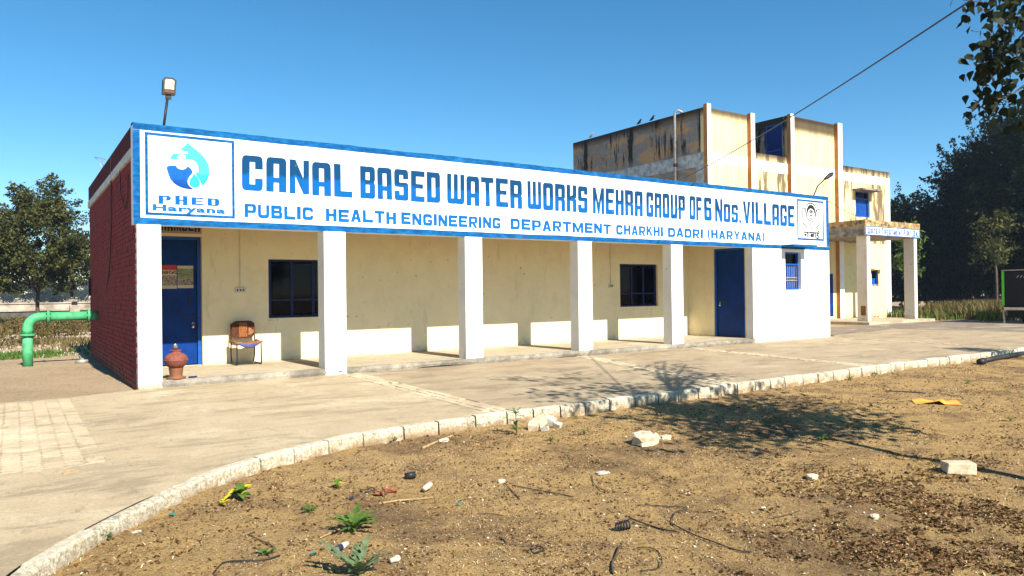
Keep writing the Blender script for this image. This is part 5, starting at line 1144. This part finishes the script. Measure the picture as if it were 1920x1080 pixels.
def patchy(s, seed, lo=.35, hi=.7): return lambda x, y, X, Y: np.clip((vnoise(x, y, s, seed) - lo) / (hi - lo), .04, 1)
fine = lambda x, y: np.clip((vnoise(x, y, 2.3, 61) * .6 + vnoise(x, y, 7.0, 62) * .4 - .42) * 5, 0, 1)
right = lambda x, y, X, Y: fine(x, y) * np.clip(np.clip((X - 1300) / 500, 0, 1) * np.clip((Y - 820) / 220, 0, 1), .05, 1)
allover = lambda x, y, X, Y: np.maximum(right(x, y, X, Y), .4 * fine(x + 3.1, y))
litter_mesh('dark_leaf_litter', scatter(13000, right, 1), .027, 'litter_dark', 2, 'dark fallen leaves gathered on the soil under the tree', .5)
litter_mesh('dry_leaf_litter', scatter(10000, allover, 3), .021, 'litter', 4, 'dry brown leaf bits strewn over the soil', .5)
litter_mesh('pale_straw', scatter(9000, allover, 13), .026, 'straw', 14, 'pale straw and stalk bits strewn over the soil', .3, .18)
litter_mesh('dark_soil_bits', scatter(10000, lambda x, y, X, Y: fine(x - 5, y + 2) ** 2 + .03, 5), .011, 'litter_dark', 6, 'dark crumbs of dry plants on the sand', .5, .45)
def chips(name, P, size, mat, seed, label):
    r = np.random.default_rng(seed); n = len(P); s = size * r.uniform(.35, 1, n) ** 1.6 * 1.4; z = soil_z(P[:, 0], P[:, 1]) + s * .18
    base = np.array([(1, 0, 0), (0, 1, 0), (-1, 0, 0), (0, -1, 0), (0, 0, 1), (0, 0, -1)], float)
    ang = r.uniform(0, 2 * PI, n); c, s_ = np.cos(ang), np.sin(ang); J = base[None] * r.uniform(.55, 1.25, (n, 6, 1)); J[:, :, 2] *= .55; J[:, :, 1] *= .75
    x = J[:, :, 0] * c[:, None] - J[:, :, 1] * s_[:, None]; y = J[:, :, 0] * s_[:, None] + J[:, :, 1] * c[:, None]
    V = np.stack([P[:, :1] + x * s[:, None] * .5, P[:, 1:] + y * s[:, None] * .5, z[:, None] + J[:, :, 2] * s[:, None] * .5], -1).reshape(-1, 3)
    T_ = np.array([(0, 1, 4), (1, 2, 4), (2, 3, 4), (3, 0, 4), (1, 0, 5), (2, 1, 5), (3, 2, 5), (0, 3, 5)]); F = (np.arange(n)[:, None, None] * 6 + T_[None]).reshape(-1, 3)
    o = link(name, arr_mesh(name, V, F, M[mat])); o['kind'] = 'stuff'; o['label'] = label; o['category'] = 'gravel'
chips('gravel_chips', scatter(11000, patchy(.9, 31, .42, .7), 7), .017, 'pebble', 8, 'small gravel chips spread over the sandy soil')
chips('pale_chips', scatter(520, patchy(.7, 41, .4, .7), 9), .026, 'pale_chip', 10, 'whitish stone chips spread over the sandy soil')
chips('soil_clods', scatter(6000, patchy(1.2, 51, .3, .7), 11), .022, 'soil', 12, 'crumbly earth clods on the sandy soil')

def chips_at(name, n, region, size, mat, seed, label, z0=-.035):
    r = np.random.default_rng(seed); P = r.uniform([region[0], region[2]], [region[1], region[3]], (n, 2)); s = size * r.uniform(.35, 1, n) ** 1.6 * 1.4
    base = np.array([(1, 0, 0), (0, 1, 0), (-1, 0, 0), (0, -1, 0), (0, 0, 1), (0, 0, -1)], float); J = base[None] * r.uniform(.5, 1.3, (n, 6, 1)); J[:, :, 2] *= .6
    V = (np.column_stack([P, np.full(n, z0) + s * .15])[:, None] + J * s[:, None, None] * .5).reshape(-1, 3)
    T_ = np.array([(0, 1, 4), (1, 2, 4), (2, 3, 4), (3, 0, 4), (1, 0, 5), (2, 1, 5), (3, 2, 5), (0, 3, 5)]); F = (np.arange(n)[:, None, None] * 6 + T_[None]).reshape(-1, 3)
    o = link(name, arr_mesh(name, V, F, M[mat])); o['kind'] = 'stuff'; o['label'] = label; o['category'] = 'gravel'
chips_at('side_gravel', 2500, (-5, -.05, -.3, 9.5), .028, 'pebble', 81, 'loose gravel on the ground beside the maroon brick wall')
chips_at('yard_gravel', 7000, (-6, 4, 9.5, 24), .06, 'pale_chip', 82, 'pale gravel on the open ground before the weeds')
tufts('fine_twigs', 700, (-1.5, 9, -12.5, -6.2), .03, 'litter_dark', 83, 'thin dry twigs and stalks scattered over the soil', 3, .06, .003, soil_z)

# ------------------------------------------------------------------ hazy air
def haze_mat():
    m = bpy.data.materials.new('pale_haze'); m.use_nodes = True; nt = m.node_tree; nt.nodes.remove(nt.nodes['Principled BSDF'])
    v = nt.nodes.new('ShaderNodeVolumePrincipled'); v.inputs['Color'].default_value = (.6, .78, 1.0, 1); v.inputs['Density'].default_value = .0004; v.inputs['Anisotropy'].default_value = .1
    nt.links.new(v.outputs[0], nt.nodes['Material Output'].inputs['Volume']); return m
hz = MB().box(-220, 260, -60, 380, -1.2, 22).build('haze', haze_mat()); hz['kind'] = 'stuff'
